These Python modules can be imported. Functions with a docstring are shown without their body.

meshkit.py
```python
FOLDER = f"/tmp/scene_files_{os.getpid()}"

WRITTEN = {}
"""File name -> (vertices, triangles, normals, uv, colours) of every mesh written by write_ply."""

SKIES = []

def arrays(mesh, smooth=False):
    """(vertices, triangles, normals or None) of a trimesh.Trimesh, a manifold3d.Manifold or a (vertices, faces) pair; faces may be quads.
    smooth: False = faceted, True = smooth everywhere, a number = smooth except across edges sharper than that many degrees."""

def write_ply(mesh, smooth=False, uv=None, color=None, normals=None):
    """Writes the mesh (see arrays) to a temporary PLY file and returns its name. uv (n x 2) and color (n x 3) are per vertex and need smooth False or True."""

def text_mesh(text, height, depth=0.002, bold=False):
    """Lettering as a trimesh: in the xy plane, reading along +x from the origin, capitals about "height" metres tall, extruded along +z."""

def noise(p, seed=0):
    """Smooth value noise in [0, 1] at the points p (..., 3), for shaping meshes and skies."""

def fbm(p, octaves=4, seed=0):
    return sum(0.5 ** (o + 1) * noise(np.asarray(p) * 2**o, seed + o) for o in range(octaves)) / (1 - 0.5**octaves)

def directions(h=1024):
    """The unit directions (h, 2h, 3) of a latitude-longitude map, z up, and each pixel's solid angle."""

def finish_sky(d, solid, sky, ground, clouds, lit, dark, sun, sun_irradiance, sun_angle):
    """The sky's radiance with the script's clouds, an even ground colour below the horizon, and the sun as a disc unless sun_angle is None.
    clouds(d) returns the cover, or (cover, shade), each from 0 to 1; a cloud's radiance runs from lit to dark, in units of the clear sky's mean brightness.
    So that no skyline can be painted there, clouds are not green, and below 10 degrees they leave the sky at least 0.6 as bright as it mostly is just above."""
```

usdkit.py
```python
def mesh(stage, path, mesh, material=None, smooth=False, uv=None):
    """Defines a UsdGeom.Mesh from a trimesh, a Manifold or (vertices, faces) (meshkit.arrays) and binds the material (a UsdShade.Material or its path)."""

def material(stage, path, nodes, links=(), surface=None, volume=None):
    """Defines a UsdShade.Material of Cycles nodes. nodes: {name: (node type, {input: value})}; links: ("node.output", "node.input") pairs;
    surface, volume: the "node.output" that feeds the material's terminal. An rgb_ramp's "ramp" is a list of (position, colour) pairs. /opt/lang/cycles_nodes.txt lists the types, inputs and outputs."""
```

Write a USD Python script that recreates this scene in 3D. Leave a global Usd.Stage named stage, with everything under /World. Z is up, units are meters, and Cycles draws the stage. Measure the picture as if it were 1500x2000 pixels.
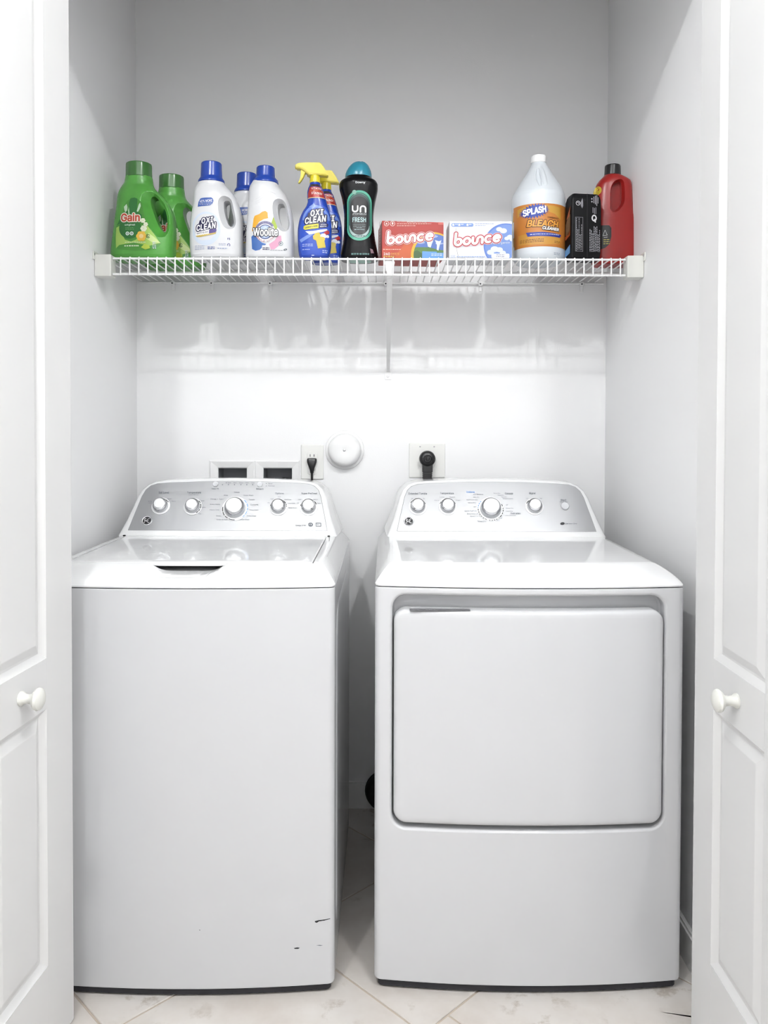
import math, sys
import numpy as np, trimesh, shapely, manifold3d as m3, usdkit, meshkit
from shapely import affinity
from shapely.geometry import Polygon, LineString, Point, box as sbox
from shapely.ops import unary_union, transform as stransform
from scipy.interpolate import PchipInterpolator
from pxr import Usd, UsdGeom, UsdLux, UsdShade, Gf, Sdf

stage = Usd.Stage.CreateInMemory()
UsdGeom.Xform.Define(stage, '/World')
# ------------------------------------------------------------------ camera, exposure, lamps
FPX, CY, PITCH, YAW, ROLL = 1554.88, 863.6, 0.0201, -0.0012, 0.0028
CAM = np.array([0.0458, -2.6072, 1.258])
EXPOSURE = 0.85
LAMP_POWER = 407.0        # radiance of each recessed ceiling lamp
LAMP_X = (-0.58, 0.76)
LAMP_Y, LAMP_Z, CEIL = -2.41, 3.04, 3.13
_fw = np.array([math.sin(YAW)*math.cos(PITCH), math.cos(YAW)*math.cos(PITCH), -math.sin(PITCH)])
_rt = np.array([math.cos(YAW), -math.sin(YAW), 0.0]); _up = np.cross(_rt, _fw)
_r2 = math.cos(ROLL)*_rt + math.sin(ROLL)*_up
_u2 = -math.sin(ROLL)*_rt + math.cos(ROLL)*_up
cam = UsdGeom.Camera.Define(stage, '/World/camera')
cam.CreateHorizontalApertureAttr(36.0)
cam.CreateVerticalApertureAttr(48.0)
cam.CreateFocalLengthAttr(FPX/1500*36.0)
cam.CreateVerticalApertureOffsetAttr(-(1000-CY)/1500*36.0)
cam.CreateClippingRangeAttr(Gf.Vec2f(0.05, 100))
cam.CreateExposureAttr(EXPOSURE)
M4 = Gf.Matrix4d(1.0)
for i, r in enumerate((_r2, _u2, -_fw)):
    M4.SetRow(i, Gf.Vec4d(*map(float, r), 0))
M4.SetRow(3, Gf.Vec4d(*map(float, CAM), 1))
cam.AddTransformOp().Set(M4)


def at(px, py, Y):
    """The point (x, z) on the vertical plane y = Y measured at this place of the photograph."""
    px, py = np.asarray(px, float), np.asarray(py, float)
    d = _fw + _r2*((px-750)/FPX)[..., None] - _u2*((py-CY)/FPX)[..., None]
    t = (Y - CAM[1])/d[..., 1]
    return CAM[0] + t*d[..., 0], CAM[2] + t*d[..., 2]


# ------------------------------------------------------------------ materials
def lin(h):
    h = h.lstrip('#')
    c = np.array([int(h[i:i+2], 16) for i in (0, 2, 4)])/255.0
    return tuple(np.where(c <= 0.04045, c/12.92, ((c+0.055)/1.055)**2.4))


MATS = {}


def mat(name, color, rough=0.4, metal=0.0, bump=None, coat=0.0, spec=0.5, var=None, **extra):
    """Principled material. bump = (scale, strength, distance); var = (scale, amount) gives a faint noise tone."""
    if name in MATS:
        return MATS[name]
    col = lin(color) if isinstance(color, str) else color
    nodes = {'p': ('principled_bsdf', dict(base_color=col, roughness=rough, metallic=metal, coat_weight=coat, specular_ior_level=spec, **extra))}
    links = []
    if bump or var:
        nodes['g'] = ('texture_coordinate', {})
    if bump:
        nodes['nb'] = ('noise_texture', {'scale': bump[0], 'detail': 3.0})
        nodes['b'] = ('bump', {'strength': bump[1], 'distance': bump[2]})
        links += [('g.object', 'nb.vector'), ('nb.fac', 'b.height'), ('b.normal', 'p.normal')]
    if var:
        nodes['nv'] = ('noise_texture', {'scale': var[0], 'detail': 4.0})
        a = np.array(col)
        nodes['r'] = ('rgb_ramp', {'ramp': [(0.3, tuple(np.clip(a*(1-var[1]), 0, 1))), (0.7, tuple(np.clip(a*(1+var[1]), 0, 1)))]})
        links += [('g.object', 'nv.vector'), ('nv.fac', 'r.fac'), ('r.color', 'p.base_color')]
    MATS[name] = usdkit.material(stage, '/World/Looks/'+name, nodes, links, surface='p.BSDF')
    return MATS[name]


UsdGeom.Scope.Define(stage, '/World/Looks')
W_WALL = mat('wall_paint', (0.87, 0.87, 0.875), 0.6, bump=(260, 0.25, 0.0006), spec=0.3)
W_CEIL = mat('ceiling_paint', (0.82, 0.82, 0.81), 0.8, bump=(160, 0.3, 0.001))
W_DOOR = mat('door_paint', (0.715, 0.715, 0.712), 0.38, bump=(120, 0.06, 0.0006))
W_TRIM = mat('trim_paint', (0.84, 0.84, 0.83), 0.35)
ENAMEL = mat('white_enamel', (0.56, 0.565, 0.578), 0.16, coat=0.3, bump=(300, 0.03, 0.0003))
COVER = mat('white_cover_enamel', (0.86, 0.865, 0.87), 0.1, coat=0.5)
PLASTIC = mat('white_plastic', (0.85, 0.85, 0.85), 0.3)
IVORY = mat('ivory_plastic', (0.71, 0.71, 0.67), 0.35)
WIRE = mat('white_vinyl_wire', (0.86, 0.86, 0.86), 0.35)
PLATE = mat('wall_plate_plastic', (0.80, 0.80, 0.775), 0.35)
GREYPL = mat('grey_plastic', (0.28, 0.29, 0.31), 0.5)
BLACKPL = mat('black_plastic', (0.008, 0.008, 0.009), 0.35)
RUBBER = mat('black_rubber', (0.006, 0.006, 0.006), 0.6)
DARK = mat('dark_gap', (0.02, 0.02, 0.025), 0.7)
SILVER = mat('silver_panel', (0.38, 0.385, 0.395), 0.38, metal=0.85)
CHROME = mat('chrome', (0.80, 0.80, 0.82), 0.12, metal=1.0)
SKIRT = mat('dial_grey', (0.58, 0.59, 0.61), 0.3)
STEEL = mat('steel', (0.55, 0.55, 0.56), 0.3, metal=1.0)
PRINT_GREY = mat('print_grey', '#5d6268', 0.5)
PRINT_DARK = mat('print_dark', '#17191d', 0.5)
PRINT_BLUE = mat('print_blue', '#5d93d8', 0.5)
#LAMPGLOW = usdkit.material(stage, '/World/Looks/lamp_glow', {'e': ('emission', {'color': (0.985, 0.995, 1.0), 'strength': LAMP_POWER})}, surface='e.emission')
#HALLGLOW = usdkit.material(stage, '/World/Looks/hall_glow', {'e': ('emission', {'color': (0.985, 0.995, 1.0), 'strength': HALL_POWER})}, surface='e.emission')


def tile_mat():
    n = {'g': ('geometry', {}), 'o': ('object_info', {}),
         'n1': ('noise_texture', {'scale': 3.2, 'detail': 6.0, 'roughness': 0.62}), 'n2': ('noise_texture', {'scale': 16.0, 'detail': 5.0, 'roughness': 0.65}),
         'r1': ('rgb_ramp', {'ramp': [(0.35, (0.53, 0.485, 0.445)), (0.5, (0.595, 0.56, 0.525)), (0.66, (0.64, 0.615, 0.59))]}),
         'r2': ('rgb_ramp', {'ramp': [(0.54, (0, 0, 0)), (0.64, (1, 1, 1))]}), 'r3': ('rgb_ramp', {'ramp': [(0.48, (0, 0, 0)), (0.58, (1, 1, 1))]}),
         'mm': ('math', {'math_type': 'multiply'}), 'mk': ('math', {'math_type': 'multiply', 'value2': 0.8}),
         'mx': ('mix', {'color2': (0.38, 0.33, 0.28)}), 'b': ('bump', {'strength': 0.15, 'distance': 0.002}),
         'p': ('principled_bsdf', {'roughness': 0.42, 'specular_ior_level': 0.4})}
    l = [('g.position', 'n1.vector'), ('g.position', 'n2.vector'), ('n1.fac', 'r1.fac'), ('n2.fac', 'r2.fac'), ('n1.fac', 'r3.fac'), ('r2.color', 'mm.value1'), ('r3.color', 'mm.value2'),
         ('mm.value', 'mk.value1'), ('mk.value', 'mx.fac'), ('r1.color', 'mx.color1'), ('mx.color', 'p.base_color'), ('n2.fac', 'b.height'), ('b.normal', 'p.normal')]
    return usdkit.material(stage, '/World/Looks/stone_tile', n, l, surface='p.BSDF')


TILE = tile_mat()
GROUT = mat('grout', '#b7aa9c', 0.8, bump=(200, 0.3, 0.001))

# ------------------------------------------------------------------ scene helpers
USED, ORIGIN = {}, {}


def newpath(parent, name):
    base = (parent or '/World') + '/' + name
    k = USED.get(base, 0); USED[base] = k+1
    return base if k == 0 else f'{base}_{k:03d}'


def cd(prim, **kw):
    for k, v in kw.items():
        if v is not None:
            prim.SetCustomDataByKey(k, v)
    return prim


def thing(name, label, cat, loc=(0, 0, 0), group=None):
    p = newpath(None, name)
    x = UsdGeom.Xform.Define(stage, p); x.AddTranslateOp().Set(Gf.Vec3d(*map(float, loc)))
    ORIGIN[p] = np.array(loc, float)
    cd(x.GetPrim(), label=label, category=cat, group=group)
    return p


def struct(name, loc=(0, 0, 0)):
    p = newpath(None, name)
    x = UsdGeom.Xform.Define(stage, p); ORIGIN[p] = np.array(loc, float)
    if any(loc):
        x.AddTranslateOp().Set(Gf.Vec3d(*map(float, loc)))
    cd(x.GetPrim(), kind='structure')
    return p


def obj(name, m, material, parent=None, smooth=32, label=None, kind=None, cat=None):
    """One mesh, given in world coordinates, under its thing or part."""
    if isinstance(m, list):
        m = trimesh.util.concatenate(m)
    p = newpath(parent, name)
    o = ORIGIN.get('/' + '/'.join((parent or '').split('/')[1:3]), np.zeros(3)) if parent else np.zeros(3)
    v, f = (np.asarray(m[0], float), np.asarray(m[1])) if isinstance(m, tuple) else (np.asarray(m.vertices), np.asarray(m.faces))
    g = usdkit.mesh(stage, p, (v-o, f), material, smooth=smooth)
    cd(g.GetPrim(), label=label, kind=kind, category=cat)
    return p


def dup(src, shift, label, turn=0.0):
    """A copy of a finished thing, moved by shift."""
    prim = stage.GetPrimAtPath(src); was = prim.GetCustomData()
    p = newpath(None, src.rsplit('/', 1)[1])
    x = UsdGeom.Xform.Define(stage, p)
    x.GetPrim().GetReferences().AddInternalReference(src)
    ops = x.GetOrderedXformOps()
    o = ORIGIN[src] + np.array(shift)
    ops[0].Set(Gf.Vec3d(*map(float, o)))
    if turn:
        x.AddRotateZOp().Set(turn)
    x.GetPrim().SetInstanceable(True)
    cd(x.GetPrim(), label=label, category=was['category'], group=was.get('group'))
    ORIGIN[p] = o
    return p


def tm(v, f):
    return trimesh.Trimesh(np.asarray(v, float), np.asarray(f), process=False)


def loft(rings, cap0=True, cap1=True):
    R = np.asarray(rings, float); k, n, _ = R.shape
    v = R.reshape(-1, 3); i, j = np.meshgrid(np.arange(k-1), np.arange(n), indexing='ij')
    a, b, c, d = i*n+j, i*n+(j+1) % n, (i+1)*n+(j+1) % n, (i+1)*n+j
    f = [np.stack([a, b, c], -1).reshape(-1, 3), np.stack([a, c, d], -1).reshape(-1, 3)]
    v = list(v)
    for on, s, flip in ((cap0, 0, True), (cap1, (k-1)*n, False)):
        if on:
            v.append(R.reshape(-1, 3)[s:s+n].mean(0)); c0 = len(v)-1
            q = np.array([[c0, s+x, s+(x+1) % n] for x in range(n)])
            f.append(q[:, ::-1] if flip else q)
    m = tm(np.array(v), np.vstack(f))
    if m.volume < 0:
        m.invert()
    return m


def rrect(x0, x1, z0, z1, r, n=6):
    r = max(r, 1e-5); o = []
    for cx, cz, a0 in ((x1-r, z1-r, 0), (x0+r, z1-r, 90), (x0+r, z0+r, 180), (x1-r, z0+r, 270)):
        for k in range(n+1):
            a = math.radians(a0+90*k/n); o.append((cx+r*math.cos(a), cz+r*math.sin(a)))
    return np.array(o)


def plate(x0, x1, z0, z1, r, levels, yfun=None, n=6):
    """A rounded panel in the x-z plane; levels = [(inset, y), ...]; yfun(x, z) is added to y."""
    rings = []
    for ins, y in levels:
        q = rrect(x0+ins, x1-ins, z0+ins, z1-ins, r-ins, n)
        yy = y + (yfun(q[:, 0], q[:, 1]) if yfun else 0)
        rings.append(np.stack([q[:, 0], np.broadcast_to(yy, len(q)), q[:, 1]], -1))
    return loft(rings)


def bx(x0, x1, y0, y1, z0, z1, r=0.0):
    if r <= 0:
        m = trimesh.creation.box((x1-x0, y1-y0, z1-z0)); m.apply_translation(((x0+x1)/2, (y0+y1)/2, (z0+z1)/2)); return m
    rings = []
    for ins, z in ((r, z0), (r*0.3, z0+r*0.3), (0, z0+r), (0, z1-r), (r*0.3, z1-r*0.3), (r, z1)):
        q = rrect(x0+ins, x1-ins, y0+ins, y1-ins, max(r-ins, r*0.3), 3)
        rings.append(np.c_[q, np.full(len(q), z)])
    return loft(rings)


def tube(pts, r, n=7, caps=True):
    p = np.asarray(pts, float); t = np.gradient(p, axis=0); t /= np.linalg.norm(t, axis=1, keepdims=True)
    r = np.broadcast_to(r, (len(p),)); ref = np.array([0, 0, 1.0]) if abs(t[0, 2]) < 0.9 else np.array([1.0, 0, 0])
    a = np.cross(t[0], ref); a /= np.linalg.norm(a); rings = []
    for k in range(len(p)):
        a = a - t[k]*(a@t[k]); a /= np.linalg.norm(a); b = np.cross(t[k], a)
        th = np.arange(n)*2*np.pi/n
        rings.append(p[k] + r[k]*(np.cos(th)[:, None]*a + np.sin(th)[:, None]*b))
    return loft(rings, caps, caps)


def lathe(profile, origin, axis=(0, 0, 1), n=32, sx=1.0, sy=1.0):
    """Revolve [(radius, height), ...] about the axis at origin (outline closes on the axis)."""
    ax = np.array(axis, float); ax /= np.linalg.norm(ax)
    e1 = np.cross(ax, [0, 0, 1.0]) if abs(ax[2]) < 0.9 else np.array([1.0, 0, 0])
    e1 /= np.linalg.norm(e1); e2 = np.cross(ax, e1)
    th = np.arange(n)*2*np.pi/n
    rings = [np.array(origin) + h*ax + max(r, 1e-5)*(sx*np.cos(th)[:, None]*e1 + sy*np.sin(th)[:, None]*e2) for r, h in profile]
    return loft(rings)


def man(m):
    m = trimesh.Trimesh(m.vertices, m.faces, process=True)
    if m.volume < 0:
        m.invert()
    return m3.Manifold(m3.Mesh(np.asarray(m.vertices, np.float32), np.asarray(m.faces, np.uint32)))


def unman(M):
    q = M.to_mesh(); return tm(q.vert_properties[:, :3], q.tri_verts)


def extr(poly, y0, y1):
    """A shapely polygon in (x, z) as a solid between two planes of constant y."""
    parts = []
    for g in getattr(poly, 'geoms', [poly]):
        e = trimesh.creation.extrude_polygon(g, abs(y1-y0), engine='earcut')
        v = e.vertices; parts.append(tm(np.c_[v[:, 0], min(y0, y1)+v[:, 2], v[:, 1]], e.faces[:, ::-1]))
    return trimesh.util.concatenate(parts)


TXT = {}


def glyphs(text, bold=True):
    """Lettering as a shapely shape: capitals 1 high, starting at the origin."""
    if (text, bold) not in TXT:
        m = meshkit.text_mesh(text, 1.0, 0.05, bold)
        n = m.face_normals[:, 2] > 0.5
        TXT[text, bold] = unary_union([Polygon(t[:, :2]).buffer(0.002) for t in m.triangles[n]]).simplify(0.012)
    return TXT[text, bold]


def spaced(text, gap, bold=True):
    out, x = [], 0.0
    for ch in text:
        g = glyphs(ch, bold); b = g.bounds
        out.append(affinity.translate(g, x-b[0], 0)); x += b[2]-b[0]+gap
    return unary_union(out)


def word(text, cx, cy, w, h, rot=0, shear=0, bold=True, gap=None):
    """Lettering fitted to a w by h box about (cx, cy), in the photograph's downward frame."""
    g = glyphs(text, bold) if gap is None else spaced(text, gap, bold); x0, y0, x1, y1 = g.bounds
    g = affinity.translate(g, -(x0+x1)/2, -(y0+y1)/2)
    g = affinity.scale(g, w/(x1-x0), -h/(y1-y0), origin=(0, 0))
    if shear:
        g = affinity.skew(g, -shear, 0, origin=(0, 0))
    return affinity.translate(affinity.rotate(g, rot, origin=(0, 0)), cx, cy)


def arc_word(text, cx, cy, r, a0, a1, h, inside=False, bold=True):
    out = []
    for k, ch in enumerate(text):
        if ch == ' ':
            continue
        a = math.radians(a0+(a1-a0)*k/max(len(text)-1, 1))
        rot = math.degrees(a)+90 if not inside else math.degrees(a)-90
        out.append(word(ch, cx+r*math.cos(a), cy+r*math.sin(a), h*0.72, h, rot, 0, bold))
    return unary_union(out)


def tri(poly, size):
    """Triangles of a shape, none longer than size."""
    V, F, n = [], [], 0
    for g in getattr(poly, 'geoms', [poly]):
        if g.is_empty or g.geom_type != 'Polygon' or g.area < 1e-9:
            continue
        v, f = trimesh.creation.triangulate_polygon(g, engine='earcut')
        v = np.c_[v, np.zeros(len(v))]
        if size:
            v, f = trimesh.remesh.subdivide_to_size(v, f, size, max_iter=12)
        V.append(v[:, :2]); F.append(f+n); n += len(v)
    return np.vstack(V), np.vstack(F)


def decal(poly, surf, ydepth, layer, size=3.5):
    """Flat print: a shape drawn in the photograph's frame, laid on the surface y = surf(x, z)."""
    v, f = tri(poly, size)
    x, z = at(v[:, 0], v[:, 1], ydepth)
    y = surf(x, z) - 0.00035*layer
    return tm(np.c_[x, y, z], f)


def ell(cx, cy, rx, ry=None, rot=0, n=24):
    e = affinity.scale(Point(0, 0).buffer(1, n), rx, rx if ry is None else ry)
    return affinity.translate(affinity.rotate(e, rot, origin=(0, 0)), cx, cy)


def strokes(lines, w):
    return unary_union([LineString(l).buffer(w/2, 6) for l in lines])


def arcpts(cx, cy, r, a0, a1, n=14, ry=None):
    a = np.radians(np.linspace(a0, a1, n)); return [(cx+r*math.cos(t), cy+(ry or r)*math.sin(t)) for t in a]


def bars(x0, x1, ys, h=1.2, seed=1):
    """Lines of print too small to read."""
    g = np.random.default_rng(seed); o = []
    for y in ys:
        x = x0
        while x < x1:
            w = g.uniform(2.0, 5.0); o.append(sbox(x, y-h/2, min(x+w, x1), y+h/2)); x += w+g.uniform(0.8, 1.4)
    return unary_union(o)


# ------------------------------------------------------------------ the room
XL, XR = -0.7666, 0.7666
OPX0, OPX1, HEAD = -0.70, 0.765, 2.372
YF0, YF1 = -0.897, -0.949
HX, HY = 1.55, -3.3


def xz(px, py, y=0.0):
    a = at(px, py, y); return float(a[0]), float(a[1])


# wall with the recess of the washing machine's outlet box cut out of it
BOX = (-0.528, -0.234, 0.955, 1.145)
O1 = (-0.500, -0.407, 0.99, 1.119); O2 = (-0.352, -0.259, 0.99, 1.119)
wb = Polygon([(XL-0.1, -0.1), (XR+0.1, -0.1), (XR+0.1, CEIL), (XL-0.1, CEIL)])
hole = sbox(O1[0]-0.004, O1[2]-0.004, O2[1]+0.004, O1[3]+0.004)
obj('wall_back', extr(wb.difference(hole), 0.0, 0.12), W_WALL, kind='structure', smooth=False)
obj('wall_left', bx(XL-0.1, XL, YF0, 0.0, -0.1, CEIL), W_WALL, kind='structure', smooth=False)
obj('wall_right', bx(XR, XR+0.1, YF0, 0.0, -0.1, CEIL), W_WALL, kind='structure', smooth=False)
fr = sbox(-HX, -0.1, HX, CEIL).difference(sbox(OPX0, -0.2, OPX1, HEAD))
obj('wall_front', extr(fr, YF0, YF1), W_WALL, kind='structure', smooth=False)
obj('wall_hall_left', bx(-HX-0.1, -HX, HY, YF1, -0.1, CEIL), W_WALL, kind='structure', smooth=False)
obj('wall_hall_right', bx(HX, HX+0.1, HY, YF1, -0.1, CEIL), W_WALL, kind='structure', smooth=False)
obj('wall_hall_back', bx(-HX-0.1, HX+0.1, HY-0.1, HY, -0.1, CEIL), W_WALL, kind='structure', smooth=False)
obj('ceiling', bx(-HX-0.1, HX+0.1, HY-0.1, 0.12, CEIL, CEIL+0.1), W_CEIL, kind='structure', smooth=False)

# floor: square stone tiles laid on the diagonal, joints recessed
flo = struct('floor')
obj('grout_bed', bx(-HX-0.1, HX+0.1, HY-0.1, 0.12, -0.1, -0.0025), GROUT, flo, smooth=False)
P_, U0, V0 = 0.656, -0.853, 1.113
room = unary_union([sbox(XL, YF0-0.001, XR, 0.0), sbox(OPX0, YF1-0.001, OPX1, YF0), sbox(-HX, HY, HX, YF1)])
for iu in range(-9, 4):
    for iv in range(-6, 8):
        us = U0+(0.107 if iv >= 0 else 0.0)      # the rows are not in line with one another
        u0, v0 = us+iu*P_+0.0035, V0+iv*P_+0.0035
        u1, v1 = us+(iu+1)*P_-0.0035, V0+(iv+1)*P_-0.0035
        sq = Polygon([((u+v)/2, (u-v)/2) for u, v in ((u0, v0), (u1, v0), (u1, v1), (u0, v1))])
        c = sq.intersection(room)
        if c.is_empty or c.area < 0.003:
            continue
        pieces = []
        for g in getattr(c, 'geoms', [c]):
            if g.geom_type != 'Polygon' or g.area < 0.002:
                continue
            q = g.buffer(-0.0012, join_style='mitre')
            if q.is_empty or len(q.exterior.coords) != len(g.exterior.coords):
                e = trimesh.creation.extrude_polygon(g, 0.006, engine='earcut'); e.apply_translation((0, 0, -0.006)); pieces.append(e); continue
            A, B = np.array(g.exterior.coords)[:-1], np.array(q.exterior.coords)[:-1]
            B = B[[int(np.argmin(((B-a)**2).sum(1))) for a in A]]
            pieces.append(loft([np.c_[A, np.full(len(A), z)] for z in (-0.006, -0.0012)] + [np.c_[B, np.zeros(len(B))]]))
        if pieces:
            obj('tile', pieces, TILE, flo, smooth=False)

# baseboards
def base(name, x0, x1, y0, y1):
    obj(name, [bx(x0, x1, y0, y1, 0.0, 0.078), bx(x0+(0.004 if x0 > 0.7 else 0), x1-(0.004 if x1 < -0.7 else 0), y0+(0.004 if y1 > -0.02 and x1-x0 > 1 else 0), y1, 0.078, 0.085)], W_TRIM, kind='structure', smooth=False)
base('baseboard_back', XL, XR, -0.013, 0.0)
base('baseboard_left', XL, XL+0.013, YF0, -0.013)
base('baseboard_right', XR-0.013, XR, YF0, -0.013)

# small globe lamps under the hall ceiling (they light the scene)
def globe(x, y, z, label, r=0.045):
    t = thing('globe_ceiling_lamp', label, 'ceiling lamp', (x, y, CEIL), 'globe lamps under the hall ceiling')
    obj('ceiling_rose', lathe([(0, -0.0005), (0.05, -0.0005), (0.05, -0.008), (0.045, -0.014), (0.014, -0.018), (0.014, z+r-CEIL-0.002), (0, z+r-CEIL-0.002)], (x, y, CEIL), n=36), PLASTIC, t)
    lt = UsdLux.SphereLight.Define(stage, t+'/globe')
    lt.CreateRadiusAttr(r); lt.CreateIntensityAttr(LAMP_POWER); lt.CreateColorAttr(Gf.Vec3f(0.985, 0.995, 1.0))
    lt.AddTranslateOp().Set(Gf.Vec3d(0, 0, z-CEIL))
for k, x in enumerate(LAMP_X):
    globe(x, LAMP_Y, LAMP_Z, ('small white globe lamp under the hall ceiling ahead of the left door', 'small white globe lamp under the hall ceiling ahead of the right door')[k])


# ------------------------------------------------------------------ folding doors
def door(name, far, direction, side, rails, st=0.107, Wd=0.402):
    """Folded leaves; far = the edge nearest the cupboard, direction runs towards the hall, side = +1 faces +x."""
    d = np.array(direction, float); d /= np.linalg.norm(d)
    nrm = np.array([-d[1], d[0]])*1.0
    if nrm[0]*side < 0:
        nrm = -nrm
    t = struct(name)
    T, ZB, ZT = 0.033, 0.004, 2.350

    def put(m, dep=0.0):
        v = np.asarray(m.vertices)            # (along, out, z)
        q = np.array(far)[None] + v[:, :1]*d + (v[:, 1:2]+dep)*nrm
        r = tm(np.c_[q, v[:, 2]], m.faces)
        if side > 0:
            r.invert()
        return r
    z0, z1, z2 = rails
    e = 0.0004
    for a, b in ((0, st), (Wd-st, Wd)):
        obj('stile', put(bx(a, b, -T, 0, ZB, ZT, 0.0015)), W_DOOR, t)
    for a, b in ((ZB, z0), (z1, z2), (ZT-0.11, ZT)):
        obj('rail', put(bx(st-e, Wd-st+e, -T+0.0005, -0.00005, a, b)), W_DOOR, t, smooth=False)
    for a, b in ((z0, z1), (z2, ZT-0.11)):
        rings = []
        for ins, dep in ((-0.002, -T+0.004), (-0.002, -0.0008), (0.0, -0.0008), (0.003, -0.0025), (0.0105, -0.0085), (0.0125, -0.0098), (0.0165, -0.0098), (0.0185, -0.0088), (0.033, -0.0028), (0.036, -0.0022)):
            q = rrect(st+ins, Wd-st-ins, a+ins, b-ins, 0.0006, 1)
            rings.append(np.c_[q[:, 0], np.full(len(q), dep), q[:, 1]])
        obj('panel', put(loft(rings)), W_DOOR, t, smooth=20)
    obj('leaf', put(bx(0.004, Wd-0.004, -T, 0, ZB, ZT, 0.002), -T-0.010), W_DOOR, t, label='second leaf of the door folded behind the first')
    for z in (0.25, 1.2, 2.1):
        obj('hinge', put(bx(Wd-0.001, Wd+0.003, -2*T-0.008, -0.003, z, z+0.09, 0.001)), STEEL, t)
    zk = (z1+z2)/2 + 0.002
    c3 = np.array([*(np.array(far)+d*(Wd/2-0.001)), zk])
    ax = np.array([*nrm, 0.0])
    k = obj('knob', lathe([(0.0, 0.026), (0.0155, 0.0265), (0.0195, 0.030), (0.021, 0.0335), (0.0195, 0.038), (0.014, 0.0415), (0.006, 0.0432), (0.0, 0.0435)], c3, ax), IVORY, t, label='round ivory door knob')
    obj('shank', lathe([(0.0, 0.0), (0.0135, 0.0), (0.0135, 0.003), (0.0095, 0.008), (0.0085, 0.014), (0.0095, 0.021), (0.0135, 0.0275), (0.0, 0.0275)], c3, ax), IVORY, k)
    return t


door('door_1', (-0.608, -0.95), (-0.084, -1.0), +1, (0.190, 0.702, 0.801))
door('door_2', (0.676, -1.0), (0.006, -1.0), -1, (0.222, 0.718, 0.815), 0.092, 0.385)

# ------------------------------------------------------------------ things on the back wall
# recessed outlet box behind the washing machine
t = thing('washer_outlet_box', 'white double recessed outlet box with mitred frames above the washing machine', 'outlet box', (-0.381, 0, 0.955))
for (a, b, lo, hi), (X0, X1) in ((O1, (BOX[0], -0.3795)), (O2, (-0.3805, BOX[1]))):
    rings = []
    for (l, r, bt, tp), y in (((X0, X1, BOX[2], BOX[3]), -0.0003), ((X0, X1, BOX[2], BOX[3]), -0.005), ((X0+0.004, X1-0.004, BOX[2]+0.004, BOX[3]-0.004), -0.0075), ((a-0.003, b+0.003, lo-0.003, hi+0.003), -0.0035), ((a, b, lo, hi), -0.001), ((a, b, lo, hi), 0.004)):
        rings.append([(l, y, bt), (r, y, bt), (r, y, tp), (l, y, tp)])
    obj('frame', loft(rings, False, False), PLASTIC, t, smooth=False)
    w = 0.0015
    obj('recess', [bx(a-w, a, 0.002, 0.085, lo, hi), bx(b, b+w, 0.002, 0.085, lo, hi), bx(a, b, 0.002, 0.085, hi, hi+w), bx(a, b, 0.002, 0.085, lo-w, lo), bx(a-w, b+w, 0.083, 0.085, lo, hi)], GREYPL, t, smooth=False, label='dark grey recess behind the frame')
for px in (530, 558):
    x, z = xz(px, 934, 0.03)
    v = obj('valve', lathe([(0.0, -0.045), (0.011, -0.045), (0.011, -0.012), (0.0135, -0.012), (0.0135, 0.0), (0.009, 0.003), (0.0, 0.003)], (x, 0.03, z), n=20), STEEL, t, label='small metal water valve')
    obj('handle', lathe([(0.0, 0.0), (0.008, 0.0), (0.0135, 0.004), (0.0135, 0.008), (0.0, 0.010)], (x, 0.02, z-0.012), (0, -1, 0), n=14), CHROME, v)


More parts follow.
